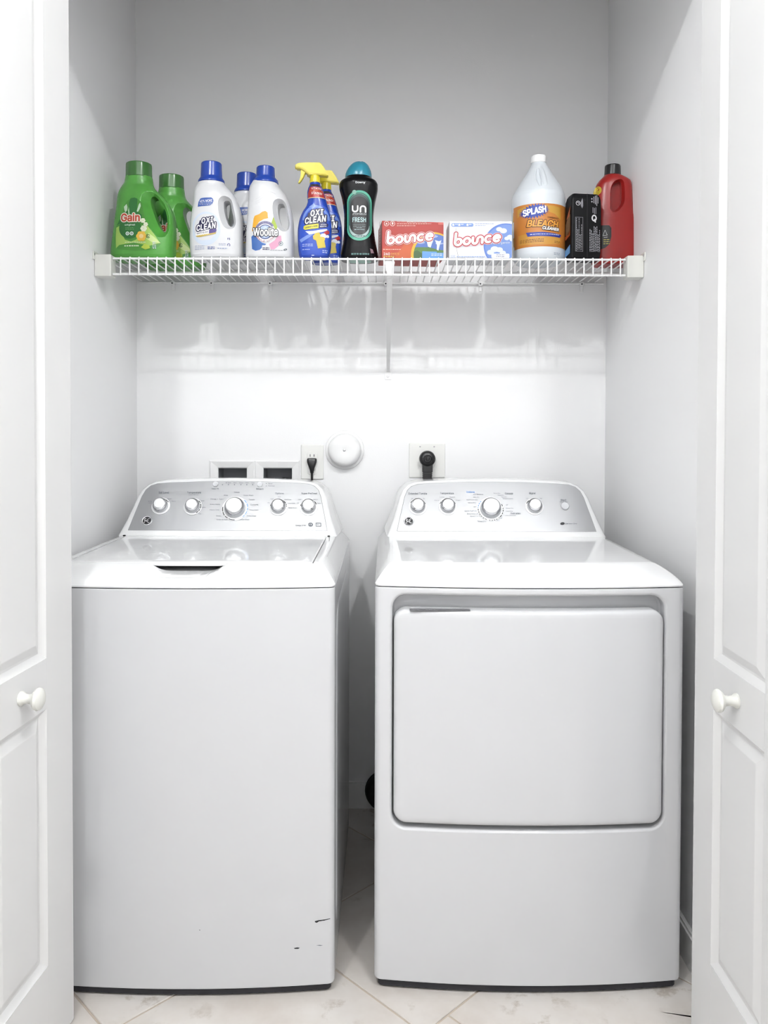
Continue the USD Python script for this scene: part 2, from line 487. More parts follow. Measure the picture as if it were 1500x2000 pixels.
def wallplate(px0, py0, px1, py1, name, label, gang, r=0.004):
    (x0, z1), (x1, z0) = xz(px0, py0), xz(px1, py1)
    z0 = z1-0.114
    t = thing(name, label, 'wall outlet', ((x0+x1)/2, 0, z0))
    obj('cover_plate', plate(x0, x1, z0, z1, r, [(0, -0.0002), (0, -0.003), (0.0012, -0.0048), (0.004, -0.0058)]), PLATE, t)
    return t, x0, x1, z0, z1


t, x0, x1, z0, z1 = wallplate(588, 868, 632, 939, 'small_wall_outlet', 'narrow white outlet plate between the outlet box and the round cover', 1)
xc = (x0+x1)/2
for k, zc in enumerate((z1-0.038, z0+0.030)):
    o = obj('receptacle', plate(xc-0.017, xc+0.017, zc-0.0145, zc+0.0145, 0.010, [(0, -0.004), (0, -0.0068), (0.0012, -0.0076)]), PLATE, t)
    obj('slot', [bx(xc+s-0.001, xc+s+0.001, -0.0079, -0.0070, zc-0.002, zc+0.006) for s in (-0.0063, 0.0063)], DARK, o, smooth=False)
obj('screw', lathe([(0, -0.001), (0.003, -0.001), (0.0025, 0.0012), (0, 0.0015)], (xc, -0.0056, z1-0.0595), (0, -1, 0), n=12), STEEL, t)
p = thing('flat_black_plug', 'slim black plug with cord hanging in the narrow outlet plate', 'plug', (xc, -0.008, z1-0.045))
zt_ = xz(608, 895)[1]
rings = []
for z, w, d in ((zt_+0.001, 0.010, 0.010), (zt_, 0.0145, 0.014), (zt_-0.004, 0.0158, 0.0165), (zt_-0.012, 0.0155, 0.018), (zt_-0.022, 0.0122, 0.018), (zt_-0.032, 0.0085, 0.016), (zt_-0.040, 0.0062, 0.013), (zt_-0.048, 0.0052, 0.0105)):
    q = rrect(xc-w, xc+w, -0.008-d, -0.008, min(w, d/2)*0.8, 4); rings.append(np.c_[q, np.full(len(q), z)])
obj('plug_body', loft(rings), BLACKPL, p)
obj('cord', tube([(xc, -0.0135, zt_-0.045), (xc, -0.0135, zt_-0.09), (xc+0.002, -0.0135, zt_-0.3), (xc+0.006, -0.0135, zt_-0.7), (xc+0.02, -0.0135, 0.30)], 0.0036), RUBBER, p)

t, x0, x1, z0, z1 = wallplate(799, 865, 869, 937, 'dryer_wall_outlet', 'square white outlet plate above the dryer', 2)
xc = (x0+x1)/2; zc = (z0+z1)/2
obj('receptacle', lathe([(0, 0.004), (0.030, 0.004), (0.030, 0.0066), (0.0285, 0.0076), (0, 0.0076)], (xc, 0, zc-0.002), (0, -1, 0), n=36), PLATE, t)
for s in (-1, 1):
    obj('screw', lathe([(0, -0.001), (0.003, -0.001), (0.0025, 0.0012), (0, 0.0015)], (xc+s*0.023, -0.0056, z1-0.012), (0, -1, 0), n=12), STEEL, t)
p = thing('round_black_plug', 'large round black dryer plug in the square outlet plate', 'plug', (xc, -0.0078, zc))
px_, pz_ = xz(835, 896, -0.03)
obj('plug_body', lathe([(0, 0.0), (0.0245, 0.0), (0.0262, 0.004), (0.0262, 0.020), (0.0245, 0.028), (0.019, 0.0325), (0.0125, 0.034), (0.011, 0.031), (0.0, 0.031)], (px_, -0.0078, pz_), (0, -1, 0), n=40), BLACKPL, p)
obj('grip', [bx(px_-0.005, px_+0.005, -0.0455, -0.036, pz_-0.006, pz_+0.006, 0.002)], BLACKPL, p)
obj('strain_relief', [bx(px_-0.0165, px_+0.0165, -0.036, -0.010, pz_-0.045, pz_-0.016, 0.003), bx(px_-0.0145, px_+0.0145, -0.034, -0.011, pz_-0.067, pz_-0.044, 0.003)] +
    [bx(px_-0.0155, px_+0.0155, -0.035, -0.0105, pz_-0.050-k*0.007, pz_-0.047-k*0.007) for k in range(3)], BLACKPL, p)
obj('cord', tube([(px_, -0.0225, pz_-0.06), (px_, -0.0225, pz_-0.12), (px_+0.004, -0.0225, pz_-0.5), (px_+0.03, -0.0225, 0.25)], 0.0085, 10), RUBBER, p)

x, z = xz(673.5, 879)
t = thing('round_wall_cover', 'round white domed plastic cover screwed to the wall between the outlets', 'wall cover', (x, 0, z))
obj('rim', lathe([(0, 0.0), (0.0625, 0.0), (0.0635, 0.003), (0.0625, 0.0065), (0.059, 0.0085), (0.055, 0.0085), (0, 0.0085)], (x, -0.0002, z), (0, -1, 0), n=64), PLASTIC, t)
obj('dome', lathe([(0, 0.008), (0.0545, 0.008), (0.0535, 0.020), (0.0505, 0.032), (0.046, 0.038), (0.038, 0.0415), (0.026, 0.0432), (0.012, 0.0425), (0.0045, 0.040), (0.0045, 0.038), (0, 0.038)], (x, 0, z), (0, -1, 0), n=64), PLASTIC, t)
obj('screw', lathe([(0, 0.037), (0.0042, 0.037), (0.0042, 0.0392), (0.0025, 0.040), (0, 0.040)], (x, 0, z), (0, -1, 0), n=16), STEEL, t)

# black hose end standing behind the dryer
t = thing('black_hose', 'black rubber hose loop on the floor behind the dryer, seen in the gap', 'hose', (0.03, -0.095, 0))
a = np.linspace(0, 2*np.pi, 33)[:-1]
ring = np.c_[0.052+0.045*np.cos(a), np.full(32, -0.095), 0.098+0.045*np.sin(a)]
R = []
for k in range(32):
    c = np.array([math.cos(a[k]), 0, math.sin(a[k])]); th = np.arange(10)*2*np.pi/10
    R.append(ring[k] + 0.022*(np.cos(th)[:, None]*c + np.sin(th)[:, None]*np.array([0, 1.0, 0])))
lo = loft(R + [R[0]], False, False)
obj('loop', lo, RUBBER, t)
obj('tail', tube([(0.02, -0.095, 0.022), (0.08, -0.095, 0.022), (0.2, -0.095, 0.022), (0.4, -0.095, 0.022)], 0.022, 10), RUBBER, t)

# ------------------------------------------------------------------ wire shelf
ZS = 1.7314 ; YL = -0.3663
WR = 0.0027
sh = thing('wire_shelf', 'white vinyl-coated wire shelf spanning the closet above the machines', 'shelf', (0, 0, ZS))
xa, xb = XL+0.012, XR-0.012
zdeck = ZS-0.0031            # long rods below the cross wires
sag = lambda x: 0.0
LIPZ = at(758, 537, YL)[1]
rows = [('front_rod', YL, ZS-0.0055), ('lip_rod', YL-0.001, float(LIPZ)), ('rod', -0.185, ZS-0.0085), ('back_rod', -0.0085, ZS-0.0085)]
for nme, y, z in rows:
    e_ = 0.0345 if 'rod' == nme[-3:] and y < -0.3 else 0.0
    e_ = e_ and 0.0365
    obj(nme, tube([(xa+e_, y, z), (0, y, z), (xb-e_, y, z)], 0.0031, 8), WIRE, sh)
x00 = float(at(237, 520, YL)[0])
k0 = int(math.floor((x00-xa)/0.0254))
for k in range(-k0, 80):
    x = x00+k*0.0254
    if x > xb-0.004:
        break
    if x < XL+0.05 or x > XR-0.05:
        obj('cross_wire', tube([(x, -0.005, ZS-WR), (x, -0.15, ZS-WR), (x, YL+0.034, ZS-WR)], WR*0.78, 6), WIRE, sh)
        continue
    obj('cross_wire', tube([(x, -0.005, ZS-WR), (x, -0.20, ZS-WR), (x, YL-0.0035, ZS-WR), (x, YL-0.0062, ZS-WR-0.0015), (x, YL-0.0068, ZS-WR-0.005), (x, YL-0.0068, LIPZ+0.02), (x, YL-0.0068, LIPZ-0.0035)], WR*0.78, 6), WIRE, sh)
for px, py in ((339, 550), (415, 553), (529, 551), (754, 552), (938, 553), (1135, 549)):
    x, _ = xz(px, py)
    c = obj('wall_clip', [bx(x-0.007, x+0.007, -0.015, -0.0002, ZS-0.016, ZS-0.004, 0.002), bx(x-0.004, x+0.005, -0.006, -0.0002, ZS-0.034, ZS-0.014, 0.0015)], WIRE, sh)
    obj('screw', lathe([(0, 0), (0.0024, 0), (0.0022, 0.0012), (0, 0.0014)], (x-0.001, -0.0148, ZS-0.011), (0, -1, 0), n=10), DARK, c)
# support brace from the wall to the lip
fx, fz = xz(758, 729); tx, tz = xz(761, 520, YL)
br = thing('shelf_brace', 'slim white diagonal brace holding up the middle of the wire shelf', 'bracket', (fx, 0, fz))
f0, f1 = np.array([fx, -0.004, fz+0.006]), np.array([tx, YL+0.004, LIPZ-0.004])
dv = f1-f0; dv /= np.linalg.norm(dv); nv = np.cross([1.0, 0, 0], dv); ex = np.array([1.0, 0, 0])
ring = lambda c, w, th: [c+ex*w-nv*th, c+ex*w+nv*th, c-ex*w+nv*th, c-ex*w-nv*th]
ch = []
for s in (-1, 1):
    ch.append(loft([ring(f0+s*ex*0.0045, 0.0009, 0.004), ring((f0+f1)/2+s*ex*0.0062, 0.0009, 0.0045), ring(f1+s*ex*0.0068, 0.0009, 0.0045)]))
ch.append(loft([ring(f0, 0.0045, 0.001), ring((f0+f1)/2, 0.0062, 0.001), ring(f1, 0.0068, 0.001)]))
obj('strut', ch, WIRE, br, smooth=False)
obj('foot', plate(fx-0.0105, fx+0.0105, fz-0.021, fz+0.014, 0.002, [(0, -0.0001), (0, -0.0018), (0.0006, -0.0024)]), WIRE, br)
obj('screw', lathe([(0, 0), (0.0036, 0), (0.003, 0.0016), (0, 0.002)], (fx-0.001, -0.0023, fz-0.011), (0, -1, 0), n=12), STEEL, br)
fl = Polygon([(tx-0.0075, LIPZ-0.006), (tx+0.0075, LIPZ-0.006), (tx+0.0075, LIPZ+0.008), (tx+0.011, LIPZ+0.019), (tx+0.0145, ZS-0.014), (tx+0.013, ZS-0.0085), (tx-0.013, ZS-0.0085), (tx-0.0145, ZS-0.014), (tx-0.011, LIPZ+0.019), (tx-0.0075, LIPZ+0.008)])
obj('lip_clip', extr(fl, YL+0.0035, YL+0.0065), WIRE, br, smooth=False)
# end caps
for side, px0, px1, word_ in ((-1, 188, 221, 'left'), (1, 1225, 1259, 'right')):
    c = thing('shelf_end_cap', f'ivory plastic bracket cap fixing the wire shelf to the {word_} side wall', 'bracket', ((XL if side < 0 else XR), YL, ZS), 'end caps of the wire shelf')
    w0, w1 = (XL+0.0003, XL+0.047) if side < 0 else (XR-0.047, XR-0.0003)
    obj('cap_body', bx(w0, w1, YL-0.014, YL+0.028, LIPZ-0.008, ZS+0.004, 0.003), IVORY, c)
    fx0, fx1 = (XL+0.0002, XL+0.004) if side < 0 else (XR-0.004, XR-0.0002)
    obj('wall_flange', [bx(fx0, fx1, YL-0.028, YL+0.07, ZS-0.012, ZS+0.011, 0.0015)], IVORY, c)
    obj('screw', lathe([(0, 0), (0.0035, 0), (0.003, 0.0016), (0, 0.002)], ((fx1 if side < 0 else fx0), YL-0.021, ZS+0.002), (-side, 0, 0), n=12), STEEL, c)

# ------------------------------------------------------------------ washing machine and dryer
ZC = 0.9028           # cabinet top seam
CON_Y0, CON_Z0, CON_SL = -0.330, 0.945, 0.095/0.155
cy_ = lambda z: CON_Y0 + (np.asarray(z)-CON_Z0)*CON_SL
al = math.atan(CON_SL)
PN = np.array([0, -math.cos(al), math.sin(al)]); PU = np.array([0, math.sin(al), math.cos(al)]); PX = np.array([1.0, 0, 0])


def onpanel(px, py):
    """The point of the sloping control panel seen at this place."""
    y = -0.29
    for _ in range(12):
        x, z = at(px, py, y); y = float(cy_(z))
    return np.array([float(x), y, float(z)])


def pdecal(poly, off, size=0):
    """Flat print on the control panel, drawn in the photograph's frame."""
    v, f = tri(poly, size)
    d = _fw + _r2*((v[:, 0]-750)/FPX)[:, None] - _u2*((v[:, 1]-CY)/FPX)[:, None]
    p0 = np.array([0, CON_Y0, CON_Z0]) + PN*off
    t = ((p0-CAM)@PN)/(d@PN)
    return tm(CAM+t[:, None]*d, f)


def footprint(x0, x1, yb, yf, r, bow, xi=0.0, yi=0.0, bi=0.0, nf=28):
    a0, a1, hb = x0+xi, x1-xi, yf+yi
    r = max(r-0.4*xi, 0.004)
    xc, hw = (x0+x1)/2, (x1-x0)/2
    pts = [(a0, yb-bi), (a1, yb-bi)]
    for k in range(7):
        a = math.radians(0-90*k/6); pts.append((a1-r+r*math.cos(a), hb+r+r*math.sin(a)))
    for k in range(1, nf):
        pts.append((a1-r+(a0+r-a1+r)*k/nf, hb))
    for k in range(7):
        a = math.radians(270-90*k/6); pts.append((a0+r+r*math.cos(a), hb+r+r*math.sin(a)))
    q = np.array(pts)
    m = q[:, 1] < hb+r+1e-6
    q[m, 1] -= bow*(1-((q[m, 0]-xc)/hw)**2)
    return q


def dial(parent, px, py, r0, r1, r2, h, name='dial'):
    c = onpanel(px, py)+PN*0.0022
    d = obj(name, lathe([(0, -0.0005), (r0, -0.0005), (r0, 0.0006), (r0-0.001, 0.0011), (r1, 0.0011), (0, 0.0011)], c, PN, n=48), COVER, parent, label='white dial ring')
    obj('dial_skirt', lathe([(0, 0.001), (r1, 0.001), (r1, 0.0025), (r2+0.0062, h*0.50), (r2+0.0055, h*0.54), (0, h*0.54)], c, PN, n=40), SKIRT, d, label='grey dial skirt')
    obj('dial_rim', lathe([(0, h*0.48), (r2+0.0058, h*0.48), (r2+0.0060, h*0.60), (r2+0.0045, h*0.78), (r2+0.0012, h*0.98), (r2-0.0006, h*1.01), (0, h*1.01)], c, PN, n=40), CHROME, d, label='chrome dial rim')
    obj('dial_cap', lathe([(0, h*0.97), (r2-0.0002, h*0.97), (r2-0.0007, h*1.035), (r2*0.6, h*1.06), (0, h*1.065)], c, PN, n=36), COVER, d, label='white dial cap')
    return d


def arc_marks(px, py, r, spans):
    """Dashes of a scale around a dial: arcs on the panel."""
    c = onpanel(px, py)+PN*0.0034; out = []
    for a0, a1 in spans:
        n = max(2, int(abs(a1-a0)/5)+1); A = np.radians(np.linspace(a0, a1, n))
        ring_ = lambda q: np.array([c+q*(math.cos(a)*PX+math.sin(a)*PU) for a in A])
        I, O = ring_(r-0.0011), ring_(r+0.0011)
        v = np.vstack([I, O]); f = []
        for k in range(n-1):
            f += [(k, k+1, n+k+1), (k, n+k+1, n+k)]
        out.append(tm(v, np.array(f)))
    return out


CON = [(0.315, 0.942), (0.298, 0.985), (0.287, 1.02), (0.279, 1.048), (0.268, 1.069), (0.252, 1.083), (0.232, 1.0905), (0.20, 1.0945), (0.12, 1.0985), (0.0, 1.1005)]


def machine(name, label, cat, x0, x1, yf, yb, zb, bow):
    xc = (x0+x1)/2
    t = thing(name, label, cat, (xc, (yf+yb)/2, 0))
    # cabinet
    rings = [np.c_[footprint(x0, x1, yb, yf, 0.014, bow, i, i), np.full(43, z)] for i, z in ((0.004, zb), (0.001, zb+0.002), (0.0, zb+0.006), (0.0, ZC-0.004), (0.0008, ZC-0.001), (0.003, ZC))]
    cab = loft(rings)
    # top cover
    lv = [(0.004, 0.004, ZC+0.0015), (0.001, 0.001, ZC+0.002), (0.0, 0.0, ZC+0.0055), (0.003, 0.006, ZC+0.011), (0.0085, 0.018, ZC+0.0175), (0.0145, 0.036, ZC+0.024), (0.021, 0.057, ZC+0.0295), (0.028, 0.079, ZC+0.0345), (0.034, 0.096, ZC+0.0378), (0.041, 0.106, ZC+0.0392), (0.05, 0.112, ZC+0.0396)]
    top = loft([np.c_[footprint(x0, x1, yb, yf, 0.014, bow, xi, yi, xi*0.3), np.full(43, z)] for xi, yi, z in lv])
    obj('top_seam', loft([np.c_[footprint(x0, x1, yb, yf, 0.014, bow, 0.006, 0.006), np.full(43, z)] for z in (ZC-0.001, ZC+0.003)]), DARK, t, label='dark seam under the top cover')
    obj('base_pan', loft([np.c_[footprint(x0, x1, yb, yf, 0.014, bow, i, i), np.full(43, z)] for i, z in ((0.012, 0.003), (0.009, 0.005), (0.008, zb+0.001), (0.009, zb+0.004))]), DARK, t, label='added dark block standing in for the shade under the cabinet')  # no real base: dark solid added to give the shade between cabinet and floor
    # console
    half = np.array(CON); out = np.vstack([half, half[::-1][1:]*[-1, 1]])
    cc = np.array([0.0, 1.0])
    rings = []
    nrm = []
    n = len(out)
    for k in range(n):
        a, b = out[max(k-1, 0)], out[min(k+1, n-1)]; d = b-a; q = np.array([d[1], -d[0]]); nrm.append(q/np.linalg.norm(q)*(1 if True else 0))
    nrm = np.array(nrm)
    if nrm[len(nrm)//2, 1] < 0:
        nrm = -nrm
    outl = np.vstack([out, [(-0.2, 0.930), (0.2, 0.930)]]); nr = np.vstack([nrm, [(0, 0), (0, 0)]])
    for ins, dep, wide in ((0.020, 0.0, 0), (0.012, 0.001, 0), (0.006, 0.0035, 0), (0.002, 0.008, 0), (0.0, 0.014, 0), (0.0, -0.55, 0.005), (0.001, -0.94, 0.010), (0.006, -1.0, 0.010)):
        q = outl-nr*ins
        x = xc+q[:, 0]*(1+wide/0.315)
        y0 = cy_(q[:, 1])
        y = y0+dep if dep >= 0 else y0+(-dep)*(yb+0.012-y0)
        rings.append(np.c_[x, y, q[:, 1]])
    con = loft(rings)
    obj('console', con, COVER, t, smooth=40)
    # silver control panel
    pn = np.array([(0.287, 0.9565), (0.279, 0.99), (0.271, 1.022), (0.264, 1.05), (0.256, 1.068), (0.243, 1.080), (0.225, 1.0858), (0.19, 1.0885), (0.1, 1.092), (0.0, 1.0935)])
    pn = np.vstack([pn, pn[::-1][1:]*[-1, 1]])
    c0 = np.array([0, 1.02])
    rings = []
    for s, dep in ((1.0, 0.002), (1.0, -0.0008), (0.996, -0.0014)):
        q = c0+(pn-c0)*s; rings.append(np.c_[xc+q[:, 0], cy_(q[:, 1])+dep, q[:, 1]])
    panel = obj('control_panel', loft(rings), SILVER, t, smooth=20, label='silver control panel')
    for sx in (-1, 1):
        for yy in (yf+0.07, yb-0.06):
            obj('foot', lathe([(0, -zb), (0.018, -zb), (0.018, -zb+0.008), (0.008, -zb+0.010), (0.008, 0.004), (0, 0.004)], (xc+sx*(x1-x0)/2*0.86, yy, zb), n=16), RUBBER, t)
    return t, cab, top, panel


def badge(parent, px, py):
    c = onpanel(px, py)+PN*0.0016
    b = obj('emblem', lathe([(0, -0.001), (0.0148, -0.001), (0.0148, 0.0012), (0.0135, 0.0024), (0.012, 0.0018), (0, 0.0018)], c, PN, n=40), CHROME, parent, label='round chrome maker emblem')
    k = lathe([(0, 0.0012), (0.0118, 0.0012), (0.0118, 0.0020), (0, 0.0020)], c, PN, n=36)
    obj('emblem_ground', k, PRINT_DARK, parent)
    # scrolled letters
    s = 0.0118
    g = strokes([arcpts(-0.33, 0.12, 0.27, -60, -300, 16), [(-0.10, 0.0), (-0.30, 0.0)], arcpts(-0.22, -0.22, 0.24, 20, 200, 12), arcpts(0.34, 0.25, 0.22, -70, -270, 12), arcpts(0.34, -0.18, 0.24, 90, 290, 12), arcpts(0.05, -0.55, 0.25, 0, 120, 8)], 0.10)
    for an in (45, 135, 225, 315):
        g = g.union(strokes([arcpts(0.72*math.cos(math.radians(an)), 0.72*math.sin(math.radians(an)), 0.13, an-120, an+120, 8)], 0.07))
    v, f = tri(g, 0)
    obj('emblem_letters', tm(c+PN*0.0023+s*(v[:, :1]*PX+v[:, 1:]*PU), f), CHROME, parent, smooth=False)


def small_button(parent, px, py, r, h=0.004):
    c = onpanel(px, py)+PN*0.001
    return obj('push_button', lathe([(0, 0), (r, 0), (r, h*0.7), (r-0.0012, h), (0, h*0.8)], c, PN, n=28), SKIRT, parent, label='small round grey push button')


# ---- washing machine
WX0, WX1 = -0.749, -0.063
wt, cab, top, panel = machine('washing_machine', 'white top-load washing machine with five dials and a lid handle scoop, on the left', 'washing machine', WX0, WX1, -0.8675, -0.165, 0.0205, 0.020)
wxc = (WX0+WX1)/2
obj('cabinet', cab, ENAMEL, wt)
LX0, LX1, LY0, LY1 = -0.694, -0.118, -0.778, -0.341
ZT = ZC+0.0396
Mt = man(top)
cut = man(bx(LX0, LX1, LY0, LY1, ZT-0.022, ZT+0.02, 0.006))
scoop = Polygon([xz(px, py, -0.83) for px, py in ((272, 1085), (272, 1105), (280, 1109), (290, 1114), (300, 1119), (312, 1122.5), (330, 1123.5), (390, 1123.5), (405, 1122.5), (417, 1118.5), (428, 1112.5), (436, 1107.5), (443, 1104), (443, 1085))])
Mt = Mt-cut-man(extr(scoop, -0.92, -0.762))
obj('top_cover', unman(Mt), COVER, wt, smooth=34)
g_ = 0.0028
rings = []
for i, z in ((0.002, ZT-0.009), (0.0, ZT-0.0075), (0.0, ZT-0.004), (0.001, ZT-0.0012), (0.004, ZT+0.0004), (0.03, ZT+0.0014)):
    q = rrect(LX0+g_+i, LX1-g_-i, LY0+g_+i, LY1-g_-i, max(0.010-i, 0.004), 5); rings.append(np.c_[q, np.full(len(q), z)])
obj('lid', loft(rings), COVER, wt)
for x in (LX0-0.004, LX1+0.004):
    obj('lid_hinge', bx(x-0.0035, x+0.0035, LY1-0.002, LY1+0.004, ZT-0.004, ZT+0.0028, 0.001), RUBBER, wt)
# pressed panel on the side wall of the cabinet
sp = []
for ins, dx in ((0.0, -0.001), (0.006, 0.002), (0.016, 0.003), (0.022, 0.0031)):
    q = rrect(-0.82+ins, -0.26-ins, 0.10+ins, 0.85-ins, 0.07-ins, 8); sp.append(np.c_[np.full(len(q), WX1+dx), q])
obj('side_panel', loft(sp), ENAMEL, wt)
# scuffs on the front, near the lower right corner
wfront = lambda x, z: -0.8675-0.020*(1-((np.asarray(x)-wxc)/0.343)**2)
sc = [Polygon([(614, 1806), (622, 1804.5), (634, 1804), (644, 1802.5), (644, 1803.6), (632, 1806.2), (622, 1807), (618, 1809.5), (614.5, 1808.5)]), Polygon([(573, 1856.5), (580, 1855.5), (585, 1857), (581, 1858.6), (575, 1858.3)]), Polygon([(616, 1853.5), (624, 1853.6), (630, 1855), (624, 1855.2)]), Polygon([(389, 1814.5), (391.5, 1814.5), (391, 1816.3)])]
for s in sc:
    obj('scuff_mark', decal(s, wfront, -0.885, 1, 4), PRINT_GREY if s is sc[2] else PRINT_DARK, wt, label='dark scuff on the enamel')
# dials and print
for px, py in ((314.5, 989), (377, 990), (544, 991), (603, 991)):
    dial(wt, px, py, 0.0268, 0.0215, 0.0150, 0.021)
dial(wt, 459.5, 994, 0.039, 0.0305, 0.0225, 0.027)
mk = arc_marks(314.5, 989, 0.0238, [(30, 42), (45, 58), (62, 75)]) + arc_marks(377, 990, 0.0238, [(-58, -42), (-38, -22), (-16, 22), (28, 50)]) + arc_marks(544, 991, 0.0238, [(2, 10), (14, 24), (30, 60), (64, 110), (120, 150), (160, 172)]) + arc_marks(603, 991, 0.0238, [(20, 48), (54, 110), (118, 150), (158, 172)])
mk += arc_marks(459.5, 994, 0.0365, [(172, 196), (199, 218), (222, 240), (244, 274)])
obj('scale_marks', mk, PRINT_DARK, panel, smooth=False)
obj('scale_marks', arc_marks(459.5, 994, 0.0365, [(-48, -36), (-32, -14), (-10, 4), (8, 26), (30, 48)]), PRINT_BLUE, panel, smooth=False)


def letters(parent, items, m, off=0.0018):
    for it in items:
        obj('lettering', pdecal(word(*it[:5], 0, 0, it[5] if len(it) > 5 else True), off), m, parent, smooth=False)


letters(panel, [('Soil Level', 320, 962, 20, 4.2), ('Temperature', 379, 962.3, 27, 4.6), ('Options', 546, 964, 17, 4.4), ('Super PreTreat', 604, 964, 31, 4.2), ('Delay Fill', 420.5, 954.6, 14, 3), ('Start', 507.5, 955, 15, 2.6)], PRINT_GREY)
small = [('Extra', 293, 979, 7, 2), ('Light', 293, 982.3, 7, 2), ('Medium', 331.5, 974, 8, 2), ('Heavy', 339, 979, 8, 2), ('Cold Rinse', 378, 966.3, 19, 2), ('Cool', 396, 978, 6, 2), ('Warm', 398, 991, 7, 2), ('Hot', 390, 1003.5, 5, 2),
         ('Rinse + Spin', 424, 975, 25, 2.6), ('Bulky Items', 420, 985.3, 19, 2.6), ('Heavy Duty', 419, 996, 19, 2.6), ('Drain', 427, 1007.4, 9, 2.6), ('Drain & Spin', 434, 1015, 22, 2.6), ('Casuals', 462.5, 961.3, 11, 2.6), ('Whites', 441, 967.3, 8, 2.4), ('Quick Wash', 485, 967.4, 19, 2.6), ('Towels', 492, 975.8, 12, 2.4), ('Colors', 496.5, 985.6, 15, 2.6), ('Easy Care', 496, 996.2, 17, 2.6), ('Active Wear', 491, 1007.6, 19, 2.6), ('Speed Wash', 477, 1015, 20, 2.8),
         ('Off', 524.5, 982, 4, 2), ('Light', 531, 974.5, 6, 2), ('Auto', 545.5, 970.3, 6, 2), ('2nd Rinse', 562, 975.7, 13, 2), ('Auto Soak', 569, 983, 14, 2.2), ('Deep Rinse', 572, 992, 16, 2.2), ('Light', 586.5, 975.6, 8, 2), ('Off', 582, 982.5, 4, 2), ('Medium', 616.5, 975.4, 9, 2), ('Max', 623.5, 983, 7, 2),
         ('Fill', 446, 943, 10, 2), ('Wash', 459, 943, 6, 2), ('Rinse', 471, 943.2, 7, 2), ('Spin', 483, 943.2, 6, 2), ('Lid', 494, 943.2, 5, 2), ('Pause', 528, 944.5, 8, 2), ('Cancel', 530, 949, 13, 2)]
for it in small:
    obj('lettering', pdecal(word(it[0], it[1], it[2], it[3], it[4], 0, 0, False), 0.0018), PRINT_GREY, panel, smooth=False)
obj('lettering', pdecal(word('Energy STAR', 587.5, 1026.5, 20, 3.4), 0.0018), PRINT_DARK, panel, smooth=False)
obj('certification_mark', pdecal(ell(606.5, 1024.6, 4.8, 3.9).difference(strokes([arcpts(605.5, 1025.5, 2.4, 180, 320, 8), [(607, 1023), (609, 1026)], [(609, 1023), (607, 1026)]], 0.8)), 0.0018), PRINT_GREY, panel, smooth=False)
obj('certification_mark', pdecal(sbox(617, 1021.5, 627, 1028).buffer(0.4).difference(sbox(617.8, 1022.3, 626.2, 1027.2)).union(bars(618.5, 625.5, [1024.8], 0.9, 5)), 0.0018), PRINT_GREY, panel, smooth=False)
obj('indicator_dots', pdecal(unary_union([ell(x, 946.6, 1.1, 0.9) for x in (434.5, 446.3, 458, 470.5, 482, 493.5)] + [ell(520, 944.5, 0.8), ell(520, 949, 0.8)]), 0.0018), PRINT_GREY, panel, smooth=False)
badge(wt, 287.5, 1017.5)
small_button(wt, 421, 946.3, 0.0085)
small_button(wt, 507.5, 946.8, 0.0085)

# ---- dryer
DX0, DX1 = 0.0246, 0.7106
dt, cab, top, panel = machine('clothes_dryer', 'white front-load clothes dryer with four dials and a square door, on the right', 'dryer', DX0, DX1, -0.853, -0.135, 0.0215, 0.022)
dxc = (DX0+DX1)/2
dfront = lambda x, z=0: -0.853-0.022*(1-((np.asarray(x)-dxc)/0.343)**2)
(rx0, rz1), (rx1, _) = xz(767, 1163, -0.862), xz(1300, 1163, -0.862)
rz0 = xz(1035, 1623, -0.875)[1]
dz1 = xz(1035, 1195, -0.885)[1]; dz0 = xz(1035, 1618, -0.885)[1]
mc = 0.5*(rx0+rx1)
# recess: bowed pocket, 32 mm deep
pr = []
for ins, dep in ((-0.009, -0.03), (-0.009, -0.0004), (-0.005, 0.0006), (-0.002, 0.003), (0.0, 0.008), (0.0, 0.030), (0.004, 0.034)):
    q = rrect(rx0+ins, rx1-ins, rz0+ins, rz1-ins, 0.030-ins, 8)
    P = [q[0]]
    for k in range(len(q)):           # denser along the top and bottom so that it follows the bow
        a, b = q[k], q[(k+1) % len(q)]; m_ = max(1, int(np.linalg.norm(b-a)/0.03))
        m_ = 18 if np.linalg.norm(b-a) > 0.2 else 1
        P += [a+(b-a)*j/m_ for j in range(1, m_+1)]
    P = np.array(P[:-1]); pr.append(np.c_[P[:, 0], dfront(P[:, 0])+dep, P[:, 1]])
Mc = man(cab)-man(loft(pr))
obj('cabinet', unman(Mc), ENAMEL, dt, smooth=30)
obj('top_cover', top, COVER, dt)
g_ = 0.0028
rings = []
dl = [(0.004, 0.030), (0.0, 0.027), (0.0, 0.004), (0.0012, -0.001), (0.004, -0.0045), (0.009, -0.0065), (0.018, -0.0072), (0.06, -0.0076), (0.12, -0.0078), (0.18, -0.008)]
for ins, dep in dl:
    q = rrect(rx0+g_+ins, rx1-g_-ins, dz0+ins, dz1-ins, max(0.028-ins, 0.006), 8)
    P = []
    for k in range(len(q)):
        a, b = q[k], q[(k+1) % len(q)]; m_ = 18 if (k % 9 == 8) else 1
        P += [a+(b-a)*j/m_ for j in range(m_)]
    P = np.array(P); rings.append(np.c_[P[:, 0], dfront(P[:, 0])+dep, P[:, 1]])
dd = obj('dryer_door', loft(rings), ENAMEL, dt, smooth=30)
hx0, hz = xz(800, 1195, -0.87); hx1, _ = xz(918, 1195, -0.87)
obj('door_catch', bx(hx0, hx1, -0.875, -0.862, dz1-0.0006, dz1+0.0014, 0.0004), mat('grey_catch', (0.14, 0.14, 0.15), 0.4), dd, label='grey strip along the top edge of the door')
for px, py in ((816, 990), (874.5, 990), (1043.5, 990)):
    dial(dt, px, py, 0.0268, 0.0215, 0.0150, 0.021)
